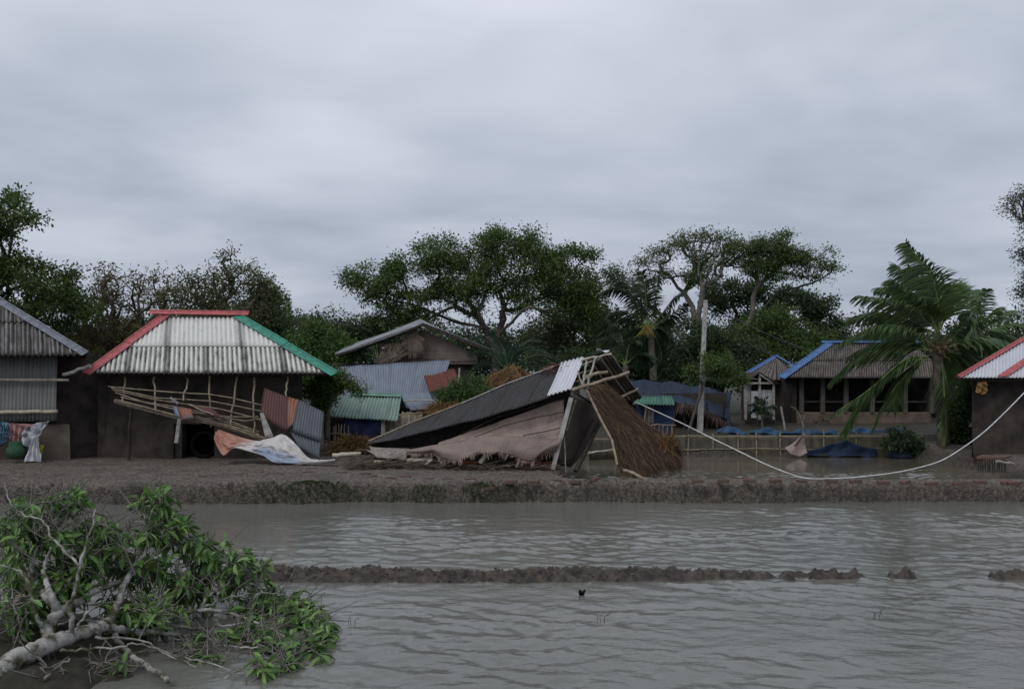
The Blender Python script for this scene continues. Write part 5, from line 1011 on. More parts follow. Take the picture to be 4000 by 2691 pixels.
# ---- the collapsed house --------------------------------------------------------------------
def collapsed():
    root = thing('collapsed_house', P(1150, 1050, 20.4), 'collapsed hut with long black corrugated roof sloping down to the mud', 'house')
    lo = PP([(833, 1012, 20.4), (900, 1000, 20.25), (1005, 974, 20.0), (1110, 949, 19.8), (1185, 926, 19.65), (1248, 906, 19.5), (1299, 888, 19.4)], 0)
    hi = PP([(838, 1007, 20.8), (935, 965, 21.0), (1049, 921, 21.1), (1153, 877, 21.2), (1230, 848, 21.25), (1281, 829, 21.25), (1330, 814, 21.25)], 0)
    mb = MB(); mb.ruled(lo[:6], hi[:6], .085, .017, 8, -.02, wob=.008); roof = mb.build('roof', CHAR, root, solid=.008)
    mb = MB(); mb.ruled([lo[5]+Vector((-.02, 0, .02)), lo[6]], [hi[5]+Vector((-.02, 0, .02)), hi[6]], .105, .02, 8, -.02, lift=.03); o = mb.build('roof_sheet', WHT, roof, solid=.006); o['label'] = 'white tin sheet at the raised end'
    # hidden far slope of the same roof lies down to the pond bank
    mb = MB(); hb = [p+Vector((0, .02, -.01)) for p in hi[:6]]; mb.ruled([p+Vector((.1, 1.5, -(p.z+.1)*.55)) for p in hb[::-1]], hb[::-1], .085, .016, 3); mb.build('far_slope', BRN, root, solid=.008)
    # ragged silver edge on the ridge
    for a, b in ((0, 2), (2, 3), (3, 5)):
        q = MB(); q.tube([p+Vector((rng0.normal()*.01, -.02, .03)) for p in hi[a:b+1]], .022, 6); q.build('ridge_edge', wood_grey if a else bamboo, root)
    q = MB()
    for k in range(90):
        f = rng0.uniform(0, 1)**.6; i = 4+(f > .5)*1; p = hi[4].lerp(hi[5], f)+Vector((rng0.normal()*.12, rng0.uniform(-.5, .05), .04)); p.z -= (hi[4].y-p.y)*.38
        L = rng0.uniform(.05, .16); d = Vector(rng0.normal(size=3)); d.z = abs(d.z)*.3; q.add([p, p+d*L*.5+Vector((.03, 0, .02)), p+d*L, p+d*L*.5-Vector((.03, 0, 0))], [(0, 1, 2, 3)])
    q.build('rust_flakes', mat('rust flakes', (.13, .06, .04), (.06, .03, .025), 12), roof)
    # far slope with underside showing
    mb = MB(); mb.ruled(PP([(1400, 922, 23.0), (1462, 906, 22.4)], 0), PP([(1338, 822, 21.4), (1388, 802, 21.0)], 0), .12, .022, 8, .03); mb.build('broken_slope', BRN, root, solid=.012)
    for a, b in (((1345, 822), (1408, 912)), ((1366, 815), (1432, 908)), ((1390, 806), (1456, 902))):
        q = MB(); wob_tube(q, P(*a, 21.1), P(*b, 22.4), .025, 6, .012, 5); q.build('batten', bamboo, root)
    q = MB(); c_ = P(1372, 801, 21.0)
    q.grid(lambda i, j: c_+Vector((-.16+.34*i, .1*j, .02+.06*math.sin(5*i+1)*(1-j)+.03*i)), 8, 3); q.build('torn_sheet', WHT, root, solid=.008)
    poles = [((1300, 888, 19.5), (1432, 847, 20.1), .042, bamboo), ((1328, 858, 20.2), (1382, 847, 20.6), .045, bamboo), ((1322, 820, 21.0), (1392, 806, 21.0), .032, bamboo_pale), ((1325, 830, 21), (1372, 814, 21.0), .018, bamboo),
             ((1358, 812, 20.9), (1341, 854, 20.3), .03, wood_grey), ((1341, 854, 20.3), (1337, 884, 19.9), .03, wood_grey), ((1335, 822, 20.9), (1331, 850, 20.3), .028, wood_grey), ((1331, 850, 20.3), (1326, 882, 19.8), .028, wood_grey),
             ((1318, 833, 20.8), (1364, 818, 20.9), .014, bamboo), ((1314, 852, 20.5), (1352, 840, 20.6), .014, bamboo), ((1308, 868, 20.1), (1346, 860, 20.1), .014, bamboo), ((1316, 845, 20.3), (1326, 884, 19.7), .02, bamboo),
             ((1302, 896, 19.6), (1345, 915, 20.2), .05, wood_grey), ((1345, 910, 20.2), (1400, 895, 21.6), .04, bamboo), ((1410, 905, 21.8), (1452, 885, 22.2), .035, bamboo), ((1308, 893, 19.5), (1375, 935, 20.8), .03, wood_dark)]
    for a, b, r_, m_ in poles:
        q = MB(); wob_tube(q, P(*a), P(*b), r_, 8, .012, 5, .85, nodes=m_ in (bamboo, bamboo_pale)); q.build('roof_pole', m_, root)
    for a, b, r_, m_, lab in [((1300, 905, 19.55), (1258, 1068, 19.55), .055, concrete, 'white square post'), ((1363, 966, 20.6), (1310, 1072, 19.6), .06, wood_dark, 'black leaning post'), ((1350, 955, 20.4), (1300, 1055, 20.3), .03, wood_dark, None),
                         ((1311, 910, 19.6), (1290, 980, 19.7), .022, bamboo, None), ((1283, 988, 19.6), (1289, 1076, 19.5), .016, bamboo, None), ((1345, 890, 20.1), (1400, 1010, 20.0), .02, bamboo, None)]:
        q = MB()
        if m_ is concrete: q.beam(P(*a), P(*b), .10, .10)
        else: wob_tube(q, P(*a), P(*b), r_, 8, .008, 4)
        o = q.build('post', m_, root)
        if lab: o['label'] = lab
    # dark end wall and interior back wall
    q = MB(); q.ruled(PP([(1262, 1054, 19.75), (1300, 1064, 20.5), (1345, 1000, 21.4)], 0), PP([(1299, 903, 19.7), (1345, 905, 20.6), (1375, 940, 21.4)], 0), .09, .010, 8, .05, wob=.02); q.build('end_wall', weavemat('shaded interior mat', (.10, .078, .066), (.04, .032, .028), .06), root, solid=.01)  # darker copy of the woven mat, interior shade put into its colour
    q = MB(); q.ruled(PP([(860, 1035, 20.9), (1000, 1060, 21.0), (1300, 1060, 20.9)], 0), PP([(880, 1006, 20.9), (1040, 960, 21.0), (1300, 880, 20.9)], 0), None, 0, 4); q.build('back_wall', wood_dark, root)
    # upper woven wall
    bot = PP([(985, 1014, 20.0), (1049, 1006, 19.9), (1121, 998, 19.85), (1199, 1000, 19.8), (1262, 1003, 19.7), (1284, 992, 19.65)], 0)
    top = PP([(1000, 1006, 20.1), (1066, 984, 20.15), (1110, 968, 20.1), (1180, 944, 19.95), (1245, 920, 19.85), (1283, 907, 19.75)], 0)
    q = MB(); q.ruled(bot, top, None, 0, 20, -.05, wob=.012); uw = q.build('woven_wall', WEAVE, root, solid=.008)
    for L in ([(1080, 995, 19.82), (1150, 968, 19.83), (1220, 950, 19.75), (1283, 938, 19.66)], [(1190, 991, 19.72), (1240, 982, 19.68), (1275, 974, 19.62)], [(1050, 990, 19.95), (1130, 950, 19.95), (1230, 920, 19.8), (1284, 908, 19.7)]):
        m2_ = MB(); m2_.tube(PP(L, 0), .012, 5); m2_.build('seam_lath', wood_dark, uw)
    # lower woven mat bulging outward with a frayed lower edge
    n = 170; tl = PP([(925, 1024, 19.9), (985, 1013, 19.8), (1049, 1004, 19.7), (1085, 996, 19.62), (1130, 992, 19.6), (1199, 994, 19.55), (1262, 1000, 19.6), (1281, 992, 19.6)], 0)
    bl = PP([(928, 1030, 19.8), (960, 1033, 19.6), (985, 1030, 19.5), (1005, 1044, 19.4), (1035, 1049, 19.35), (1060, 1041, 19.3), (1085, 1028, 19.3), (1110, 1032, 19.3), (1130, 1029, 19.3), (1165, 1036, 19.3), (1190, 1047, 19.3), (1210, 1050, 19.3), (1225, 1038, 19.32), (1266, 1028, 19.45)], 0)
    def at(L, t): x = t*(len(L)-1); i = min(int(x), len(L)-2); return L[i].lerp(L[i+1], x-i)
    def fn(s_, t_): return at(bl, s_).lerp(at(tl, s_), t_)+Vector((0, -.16, .02))*math.sin(math.pi*t_)*(.6+.5*math.sin(s_*9))+Vector((0, .04*math.sin(s_*14+t_*3), 0))
    q = MB(); q.grid(fn, n, 14, lambda a, b: (a*3.7, b*.6)); lm = q.build('lower_mat', weavemat('grey brown woven mat', (.235, .18, .15), (.08, .062, .052), .055), root, solid=.008)
    q = MB()
    for k in range(420):
        s_ = rng0.uniform(); p = fn(s_, 0)+Vector((0, 0, .02)); L = rng0.uniform(.02, .14)*(1+.5*math.sin(s_*60)); w_ = rng0.uniform(.004, .012); d = Vector((rng0.normal()*.25-.1, rng0.normal()*.2, -1)).normalized()*L
        q.add([p-Vector((w_, 0, 0)), p+Vector((w_, 0, 0)), p+d+Vector((w_*.4, 0, 0)), p+d-Vector((w_*.4, 0, 0))], [(0, 1, 2, 3)])
    q.build('frayed_edge', mat('frayed bamboo strips', (.33, .25, .21), (.18, .13, .11), 6), lm)
    # brick footing
    q = MB(); x0, x1 = P(1040, 0, 19.95).x, P(1255, 0, 19.95).x; x = x0
    while x < x1-.2:
        for rw in range(2):
            if rng0.uniform() < .85: q.box(x+rw*.1, x+.235+rw*.1, 19.93+rng0.normal()*.012, 20.1, -.02+rw*.085, .06+rw*.085)
        x += .25
    q.build('brick_footing', mat('red brick', (.33, .075, .045), (.16, .05, .035), 9, .9, .4), root)
    # dark wooden frame inside
    q = MB()
    for v in (1033, 1044, 1052): q.beam(P(1112, v, 19.75), P(1172, v+1, 19.75), .05, .07)
    for u in (1114, 1170): q.beam(P(u, 1026, 19.75), P(u, 1062, 19.75), .06)
    q.build('inner_frame', wood_dark, root)
    return root
collapsed()
def thatch_panel():
    root = thing('fallen_thatch', P(1450, 1080, 18.6), 'brown shaggy thatch panel hanging from raised roof end to the pond edge', 'thatch panel')
    Lf = PP([(1337, 886, 20.0), (1368, 950, 19.6), (1396, 1002, 19.2), (1408, 1058, 18.8), (1428, 1080, 18.5)], 0); Rt = PP([(1383, 874, 20.5), (1430, 925, 20.2), (1478, 970, 19.7), (1526, 1006, 19.2), (1546, 1040, 18.9)], 0)
    def at(L, t): x = t*(len(L)-1); i = min(int(x), len(L)-2); return L[i].lerp(L[i+1], x-i)
    def sf(s_, t_): return at(Lf, t_).lerp(at(Rt, t_), s_)+Vector((-.25, -.5, .35))*(.26*math.sin(math.pi*s_)*(.4+.6*t_))
    rng = np.random.default_rng(4); mb = MB(); mb.grid(sf, 30, 40)
    strands(mb, lambda a, b: sf(a, b*.97), 9000, (.25, .6), .008, rng, lambda a, b: sf(a, min(1, b+.05))-sf(a, b)+Vector((.0, 0, -.01)), .022, .22)
    # frayed foot and right edge
    for k in range(1700):
        s_ = rng.uniform(0, 1); p = sf(s_, rng.uniform(.93, 1.0)); d = Vector((rng.normal()*.16+.12, rng.normal()*.2, -rng.uniform(.3, 1))); L = rng.uniform(.1, .42)*(.65+.5*s_+.3*math.sin(s_*25)); w_ = .008
        if p.z+d.z*L < -.35: L = max(.05, (p.z+.35)/-d.z)
        mb.add([p-Vector((w_, 0, 0)), p+Vector((w_, 0, 0)), p+d*L*.6+Vector((w_, 0, 0)), p+d*L], [(0, 1, 2, 3)])
    for k in range(500):
        t_ = rng.uniform(.75, 1); p = sf(1, t_); d = Vector((rng.uniform(0, .5), rng.normal()*.3, rng.uniform(-1, .7))).normalized(); L = rng.uniform(.08, .32); w_ = .008
        mb.add([p-Vector((0, w_, 0)), p+Vector((w_, 0, 0)), p+d*L*.6+Vector((w_, 0, 0)), p+d*L], [(0, 1, 2, 3)])
    mb.build('thatch', THATCH, root)
    q = MB(); q.tube([p+Vector((-.03, -.04, 0)) for p in Lf[:4]], .032, 8); q.build('edge_pole', bamboo, root)
    q = MB(); strands(q, lambda a, b: P(1518, 1020, 18.95)+Vector((rng.normal()*.06, rng.normal()*.05, rng.normal()*.10)), 420, (.12, .4), .008, rng, lambda a, b: Vector((rng.normal()*.4, rng.normal()*.3, rng.choice([-1., .8]))), .02, .6); q.build('straw_tuft', STRAW, root)
thatch_panel()
post('bamboo_pole', (1420, 1070), (1480, 1091), 18.6, 18.0, .04, bamboo, 'bamboo pole lying from foot of the thatch panel onto the dike', 'pole')
# debris at the foot of the collapsed roof
def curved_mat(quad, Ys, m, label, bend, cat='mat', wob=.01):
    return sheet('woven_mat', quad, Ys, m, label, cat, None, 0, bend, wob, 10)
curved_mat([(860, 1042), (925, 1046), (930, 1030), (806, 1027)], [19.6, 19.7, 20.3, 20.3], mat('grey weathered mat', (.27, .245, .22), (.15, .13, .115), 12, .85, .4, 50), 'grey curved bamboo mat lying before tip of the black roof', .10)
curved_mat([(845, 1026), (940, 1034), (925, 1022), (835, 1019)], [20.0, 20.1, 20.5, 20.5], mat('grey weathered mat', (.27, .245, .22)), 'second grey mat directly under tip of the black roof', .06)
for i, (a, b, r_, y, lab) in enumerate([((757, 1036), (822, 1033), .055, 20.4, 'thick pale bamboo lying at left end of debris, left of curved mat'), ((852, 1052), (876, 1050), .05, 19.7, 'short cut bamboo end below the curved grey mat'),
      ((926, 1050), (985, 1046), .065, 19.75, 'thick pale log right of the curved grey mat'), ((1003, 1054), (1026, 1040), .05, 19.6, 'pale log tilted up beneath left part of woven mat'), ((1093, 1054), (1109, 1030), .06, 19.5, 'white stump leaning under middle of woven mat'),
      ((1175, 1063), (1196, 1026), .035, 19.4, 'crooked grey branch propping frayed edge of woven mat'), ((968, 1057), (984, 1046), .03, 19.55, 'small white splintered block beside the thick log')]):
    post('log', a, b, y, y, r_, bamboo_pale if i != 5 else wood_grey, lab, 'log', seg=6, w=.006)
dm = MB(); rg = np.random.default_rng(21)
for k in range(1100):
    u = rg.uniform(770, 1250)**1.0; u = u if rg.uniform() < .5 else rg.uniform(780, 950); Y = rg.uniform(19.3, 20.5); p = Vector(((u-CX)*Y/F, Y, .05+rg.uniform(0, .16)*(1 if u < 960 else .5))); th = rg.normal()*.6; L = rg.uniform(.1, .6)
    d = Vector((math.cos(th), math.sin(th)*.5, rg.normal()*.22)); w_ = rg.uniform(.004, .014); dm.beam(p, p+d*L, w_*2, w_)
tag(dm.build('debris_litter', mat('muddy sticks', (.17, .135, .10), (.07, .055, .045), 6, .85)), 'scatter of broken bamboo slats and sticks along front of collapsed roof', 'debris', kind='stuff')
dm = MB()
for k in range(900):
    Y = rg.uniform(17.3, 22); u = rg.uniform(0, 1300) if Y > 18 else rg.uniform(0, 2331); x = (u-CX)*Y/F; z = float(gz(np.array([[x]]), np.array([[Y]]))[0, 0])+.012
    if z < -.2: continue
    th = rg.uniform(0, 6.28); L = rg.uniform(.03, .16); p = Vector((x, Y, z)); dm.tube([p, p+Vector((math.cos(th), math.sin(th), rg.normal()*.15))*L], rg.uniform(.003, .008), 4)
tag(dm.build('twig_litter', bamboo), 'small twigs and straw bits scattered over the mud', 'litter', kind='stuff')

# ---- right-hand side -------------------------------------------------------------------------
def tarp_hut():
    root = thing('tarp_hut', P(1550, 985, 32), 'low hut under a big navy tarpaulin behind the concrete pole', 'hut')
    top = PP([(1425, 864, 33), (1470, 866, 33), (1530, 870, 33), (1600, 880, 33), (1665, 896, 32.6)], 0); bot = PP([(1425, 912, 30.6), (1470, 912, 30.6), (1540, 915, 30.6), (1600, 930, 30.6), (1666, 962, 30.8)], 0)
    q = MB(); q.ruled(bot, top, None, 0, 14, -.18, wob=.03); q.ruled([p+Vector((0, 2.5, -1.2)) for p in top[::-1]], top[::-1], None, 0, 6, .05, wob=.03); q.build('tarpaulin_roof', navy_net, root, solid=.006)
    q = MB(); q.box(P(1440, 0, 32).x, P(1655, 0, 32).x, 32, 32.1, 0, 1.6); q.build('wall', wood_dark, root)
    q = MB(); rr = np.random.default_rng(2); sf = lambda a, b: P(1540+120*a, 918+48*a*a+b*6, 30.5)+Vector((0, 0, 0))
    strands(q, sf, 420, (.1, .35), .012, rr, lambda a, b: Vector((rr.normal()*.3, -.2, -1)), .04, .4); q.build('thatch_fringe', mat('grey thatch fringe', (.16, .12, .10), (.08, .06, .05), 8), root)
    for u in (1558, 1610, 1648): 
        q = MB(); wob_tube(q, P(u, 915, 30.8), P(u, 985, 30.8), .04, 6); q.build('post', wood_dark, root)
tarp_hut()
def kiosk():
    root = thing('tin_hut', P(1495, 985, 28.8), 'tiny blue-walled hut with bright green tin roof beside the thatch panel', 'hut')
    q = MB(); q.ruled(PP([(1440, 920, 28.2), (1537, 922, 28.2)], 0), PP([(1453, 903, 29.2), (1528, 901, 29.2)], 0), .10, .02, 4); q.build('roof', roofmat('dark green tin', (.06, .24, .15), (.03, .10, .07), .1, .9, rough=.5), root, solid=.01)
    q = MB(); q.box(P(1450, 0, 28.8).x, P(1536, 0, 28.8).x, 28.8, 28.9, .25, 1.35); q.build('wall', mat('blue board wall', (.03, .055, .13), (.015, .025, .06), 3, .7), root)
    q = MB(); q.grid(lambda i, j: P(1471+17*i, 924+42*j, 28.55)+Vector((0, .04*math.sin(i*12), 0)), 12, 6); q.build('curtain', mat('beige curtain', (.20, .17, .145), (.12, .10, .09), 4), root, solid=.004)
    q = MB(); wob_tube(q, P(1469, 921, 28.4), P(1466, 985, 28.4), .025); q.build('post', bamboo, root)
    q = MB(); wob_tube(q, P(1534, 921, 28.4), P(1534, 985, 28.4), .03); q.build('post', wood_dark, root)
    q = MB(); wob_tube(q, P(1450, 967, 28.3), P(1538, 968, 28.3), .022); q.build('fence_rail', bamboo, root)
    for k in range(18):
        q = MB(); u = 1452+k*4.8; wob_tube(q, P(u, 968+rng0.uniform(-2, 2), 28.3), P(u, 988, 28.3), .016, 5, .005, 2); q.build('picket', wood_dark if k % 2 else bamboo, root)
kiosk()
def utility_pole():
    q = MB(); a = P(1593, 985, 29.8); b = P(1606, 683, 29.8); n = 8; vs = []
    def ring(c, w): return [c+Vector((-w, -w*.9, 0)), c+Vector((w, -w*.9, 0)), c+Vector((w, w*.9, 0)), c+Vector((-w, w*.9, 0))]
    q.hexa(ring(a, .095)+ring(b, .062)); 
    root = tag(q.build('utility_pole', concrete), 'plain grey concrete utility pole standing behind the pond', 'utility pole')
    for k in range(6):
        c = a.lerp(b, .35+.11*k); h = MB(); h.beam(c+Vector((0, -.08, 0)), c+Vector((0, -.10, 0)), .03); h.build('bolt_hole', black_m, root)
    return root
utility_pole()
for i, (a, b, sg, lab) in enumerate([((1608, 690, 29.8), (2130, 806, 36), 1.0, 'upper thin wire running from pole top to the blue-ridged roof'), ((1608, 694, 29.8), (1775, 815, 35), .3, 'thin wire dropping steeply from pole top to small blue-capped roof'),
      ((555, 722, 36), (800, 727, 46), .2, 'faint wire between green hip cap and palm tip')]):
    q = MB(); A_ = P(*a); B_ = P(*b); q.tube([A_.lerp(B_, t/14)-Vector((0, 0, sg*math.sin(math.pi*t/14))) for t in range(15)], .010, 4); tag(q.build('wire', grey_metal), lab, 'wire')
def blue_small():
    root = thing('house', P(1760, 975, 37), 'smaller dark-roofed house with blue hip caps behind the white tin shed', 'house')
    A = P(1766, 812, 38.5); L = P(1680, 862, 36); C_ = P(1768, 866, 35.4); Rg = P(1815, 842, 36.5); q = MB()
    q.ruled([L, C_], [A+Vector((-.15, 0, 0)), A], .12, .025, 6); q.ruled([C_, P(1822, 858, 36.6)], [A, A+Vector((.1, .05, 0))], .12, .025, 6); B2 = P(1740, 850, 41); q.ruled([B2, L], [A+Vector((0, .1, 0)), A+Vector((-.15, 0, 0))], .12, .02, 4)
    roof = q.build('roof', roofmat('striped brown roof', (.21, .19, .17), (.05, .042, .038), .12, 1.1, valley=.9), root, solid=.012)
    c = MB(); c.cap_strip(L, A, (-.1, -.6, .8), (-.6, .2, .7), .17, .07); c.build('hip_cap', blue_metal, roof); c = MB(); c.cap_strip(A, Rg, (.3, -.6, .7), (.5, .5, .7), .13, .07); c.build('hip_cap', blue_metal, roof)
    w = MB(); w.box(P(1690, 0, 37).x, P(1830, 0, 37).x, 37, 37.2, .2, 2.2); w.build('wall', mud_wall, root)
blue_small()
def blue_big():
    root = thing('house', P(1950, 978, 36), 'wide mud house with brown ribbed roof and blue ridge behind coconut palm', 'house')
    Y0, Y1 = 33.6, 36.4; ze = 2.2; zr = P(0, 783, Y1).z; xl, xr = P(1776, 0, Y0).x, P(2165, 0, Y0).x; rl_, rr_ = P(1885, 0, Y1).x, P(2075, 0, Y1).x
    kx = 14/Y0*(Y1-Y0); V = Vector((kx, Y1-Y0, zr-ze)); H = V.length; O = Vector((xl, Y0, ze)); q = MB(); u1, u2, W_ = rl_-xl-kx, rr_-xl-kx, xr-xl
    q.corr(O, (1, 0, 0), V, [(0, 0), (W_, 0), (W_-(W_-u2)*.5, H*.5), (u1*.5, H*.5)], .10, .02, 0, per=5, nv=4, wob=.01); q.corr(O, (1, 0, 0), V, [(u1*.48, H*.48), (W_-(W_-u2)*.48, H*.48), (u2, H), (u1, H)], .10, .02, .03, per=5, nv=4, wob=.01)
    A = Vector((xl, Y0, ze)); Rl = Vector((rl_, Y1, zr)); B = Vector((xr, Y0, ze)); Rr = Vector((rr_, Y1, zr)); A2 = A+Vector((A.x/A.y*5.6+.3, 5.6, 0)); B2 = B+Vector((B.x/B.y*5.6, 5.6, 0))
    q.ruled([A2, A], [Rl, Rl-Vector((0, .01, 0))], .12, .02, 2); q.ruled([B, B2], [Rr-Vector((0, .01, 0)), Rr], .12, .02, 2); roof = q.build('roof', BRN, root, solid=.012)
    nF = Vector((1, 0, 0)).cross(V).normalized(); c = MB(); c.cap_strip(A-(Rl-A)*.02, Rl, nF, (-.7, 0, .7), .28, .09); c.build('hip_cap', blue_metal, roof)
    c = MB(); c.cap_strip(Rl+Vector((-.3, 0, .05)), Rr+Vector((.3, 0, .05)), nF, (0, .6, .8), .14, .07); c.build('ridge_cap', blue_metal, roof)
    w = MB(); w.box(xl+.7, xr-.5, 36.2, 36.4, .1, 2.3); w.box(xl+.75, P(1812, 0, 34.4).x, 34.3, 36.2, .1, 2.35); w.box(xr-.6, xr-.5, 34.3, 36.2, .1, 2.3); w.build('wall', mud_wall, root)
    w = MB(); w.grid(lambda i, j: Vector((P(1812, 0, 34.3).x+(xr-.5-P(1812, 0, 34.3).x)*i, 34.3-.1*(1-j), .1+(P(0, 938, 34.3).z-.1)*j)), 30, 6); w.build('low_wall', mat('brown mud parapet', (.13, .095, .072), (.075, .056, .045), 2.5, .95, .5), root, solid=.15)
    for u in (1824, 1872, 1925, 1985, 2060, 2120):
        p = MB(); p.beam(P(u, 858, 34.25), P(u, 940, 34.25), .17, .15); p.build('pillar', mat('grey brown pillar', (.10, .088, .075), (.06, .054, .046), 4), root)
    p = MB(); p.beam(P(1826, 914, 34.3), P(2110, 914, 34.3), .07, .07); p.build('rail', wood_dark, root)
    b = MB()
    for (u, v, w_) in ((1852, 956, 18), (1866, 948, 14), (1874, 954, 14), (1860, 962, 22)): b.beam(P(u, v, 34.0), P(u+w_, v, 34.0), .12, .08)
    b.build('ledge_shelf', mat('mud ledge', (.10, .08, .065)), root)
blue_big()
def shed():
    root = thing('tin_shed', P(1730, 975, 32.4), 'narrow pale tin shed with small gable roof before the blue-capped house', 'shed')
    q = MB(); A = P(1729, 848, 32); q.ruled([P(1692, 870, 31.7), P(1692, 868, 34.2)], [A, A+Vector((0, 2.5, 0))], .1, .02, 3); q.ruled([P(1772, 876, 34.2), P(1772, 876, 31.7)], [A+Vector((0, 2.5, 0)), A], .1, .02, 3); q.build('roof', wood_dark, root, solid=.04)
    q = MB(); a = P(1693, 950, 32.3); b = P(1710, 950, 32.2); c = P(1762, 952, 32.2); z1 = P(0, 884, 32.2).z
    q.ruled([a, b], [Vector((a.x, a.y, z1+.2)), Vector((b.x, b.y, z1+.2))], .08, .012, 2); q.ruled([P(1729, 952, 32.1), c], [Vector((P(1729, 0, 32.1).x, 32.1, z1-.05)), Vector((c.x, c.y, z1-.05))], .10, .015, 2); q.build('wall', roofmat('pale shed tin', (.42, .43, .44), (.22, .22, .22), .1, .9, rough=.6), root, solid=.01)
    q = MB(); q.beam(P(1719.5, 890, 32.05), P(1719.5, 951, 32.05), .32, .03); q.build('door', mat('pale grey door', (.40, .41, .43), (.34, .35, .36), 3, .6), root)
    for u in (1697, 1729, 1761):
        q = MB(); q.beam(P(u, 856 if u == 1729 else 870, 32.0), P(u, 955, 32.0), .08); q.build('post', wood_grey, root)
    q = MB(); q.beam(P(1694, 872, 31.95), P(1768, 872, 31.95), .07); q.beam(P(1729, 852, 31.9), P(1764, 875, 31.9), .06); q.build('tie_beam', wood_grey, root)
    q = MB(); q.box(P(1697, 0, 33.4).x, P(1762, 0, 33.4).x, 33.4, 33.5, .2, 1.9); q.build('back_wall', wood_dark, root)
shed()
def pond_fence():
    root = thing('pond_fence', P(1680, 1036, 27.5), 'bamboo-railed fence with olive mesh panels along far bank of the pond', 'fence')
    us = [(1340, 26.2, 1000), (1400, 26.6, 996), (1460, 26.9, 990), (1526, 27.2, 990), (1567, 27.4, 988), (1623, 27.5, 986), (1679, 27.5, 984), (1721, 27.5, 984), (1776, 27.5, 984), (1875, 27.5, 978), (1950, 27.5, 984), (2026, 27.4, 982), (2100, 27.3, 986)]
    for i, (u, y, vt) in enumerate(us):
        q = MB(); wob_tube(q, P(u, vt, y-.06), P(u+rng0.normal(), 1045, y-.06), .026, 6, .008, 5); q.build('post', bamboo, root)
    for dv in (994, 1021):
        q = MB(); L = []
        for (u, y, vt) in us: L.append(P(u, dv+(6 if u < 1500 else 0)+rng0.normal()*1.2, y-.1))
        q.tube(L, .018, 6); q.build('rail', bamboo, root)
    q = MB(); q.ruled([P(u, 1046, y) for u, y, _ in us], [P(u, 990+(6 if u < 1500 else 0)+rng0.normal(), y) for u, y, _ in us], .35, .02, 4); q.build('mesh_panel', mat('olive mesh panel', (.115, .105, .072), (.065, .06, .045), 2.5, .9, .3, 30, stretch=(3, 1, .6)), root, solid=.008)
pond_fence()
def netdrape(name, L, Y, m, label, cat='net', depth=.1, wob=.04):
    n = len(L); q = MB(); q.ruled([P(u, vb, Y-.15) for u, vt, vb in L], [P(u, vt, Y+.1) for u, vt, vb in L], None, 0, 10, -depth, wob=wob); return tag(q.build(name, m, solid=.005), label, cat)
netdrape('blue_net', [(1758-8, 984, 990), (1800-70, 980, 989), (1740, 974, 988)][::1] and [(1632, 977, 985), (1655, 968, 985), (1672, 976, 985), (1700, 982, 986)], 29.2, bright_blue, 'bright blue net bundle on bank right of concrete pole')
netdrape('blue_net', [(1705, 980, 987), (1735, 974, 986), (1780, 981, 987), (1850, 978, 986), (1905, 982, 988)], 29.0, bright_blue, 'long low bright blue net strip behind the pond fence')
netdrape('blue_net', [(1915, 980, 986), (1960, 976, 985), (2010, 978, 990), (2060, 974, 984)], 29.6, bright_blue, 'faded blue net strip behind fronds of the coconut palm')
netdrape('navy_net', [(1838, 1024, 1038), (1870, 1018, 1038), (1905, 1008, 1038), (1930, 1000, 1038), (1960, 1018, 1038), (2000, 1020, 1038)], 27.15, mat('deep blue net', (.016, .032, .07), (.010, .02, .045), 5, .8, .5, 20), 'deep blue net heaped along fence foot at pond waterline', depth=.2)
q = MB(); c0 = P(2052, 1040, 26.9)
q.grid(lambda s_, t_: c0+Vector((math.cos(6.283*s_)*.42*math.cos(1.57*t_)**.8, math.sin(6.283*s_)*.35*math.cos(1.57*t_)**.8, .34*math.sin(1.57*t_)*(1+.08*math.sin(9*s_*3)))), 30, 10); tag(q.build('navy_net', navy_net), 'round navy net mound at right end of the pond fence', 'net')
def catch_net():
    root = thing('dip_net', P(1822, 1020, 27.1), 'pale pinkish dip net hanging from a crooked stick over the pond', 'net')
    q = MB(); A = P(1826, 988, 27.0); B = P(1786, 1019, 26.9); C_ = P(1838, 1030, 26.9); D = P(1820, 1040, 26.9)
    q.ruled([B, P(1800, 1034, 26.7), D, C_], [A, A+Vector((.03, 0, 0)), A+Vector((.06, 0, 0)), A+Vector((.12, 0, 0))], None, 0, 14, -.12, wob=.02); q.build('netting', mat('pinkish netting', (.27, .21, .19), (.19, .15, .135), 6, .8, .3), root, solid=.004)
    q = MB(); q.tube(PP([(1829, 992, 27.1), (1828, 965, 27.1), (1822, 950, 27.1), (1812, 930, 27.1), (1800, 925, 27.1)], 0), [.04, .035, .03, .02, .012], 6); q.tube(PP([(1826, 962, 27.1), (1832, 945, 27.1)], 0), .02, 5); q.build('stick', twig_pale, root)
catch_net()
post('post', (1778, 925), (1787, 978), 28.6, 28.6, .035, wood_grey, 'short pale post standing behind the pond fence left of dip net')
for k, (u, v, h, lab) in enumerate([(1530, 984, 14, 'mossy stump at the bank behind pond fence'), (1723, 962, 26, 'thin dark stick behind bright blue net strip')]): post('stump', (u, v-h), (u+2, v+4), 28.8, 28.8, .06-.035*k, wood_grey if not k else wood_dark, lab, 'stump')
q = MB(); q.box(P(2080, 0, 28.2).x, P(2140, 0, 28.2).x, 28.2, 28.3, -.2, P(0, 988, 28.2).z); tag(q.build('low_wall', mat('pale wall block', (.17, .165, .155), (.12, .115, .105), 3)), 'low pale grey wall piece left of coconut palm trunk', 'wall')
post('pole', (1330, 1032), (1400, 1022), 26.0, 26.4, .03, bamboo_pale, 'pale pole lying on bank seen below leaning black post', 'pole')
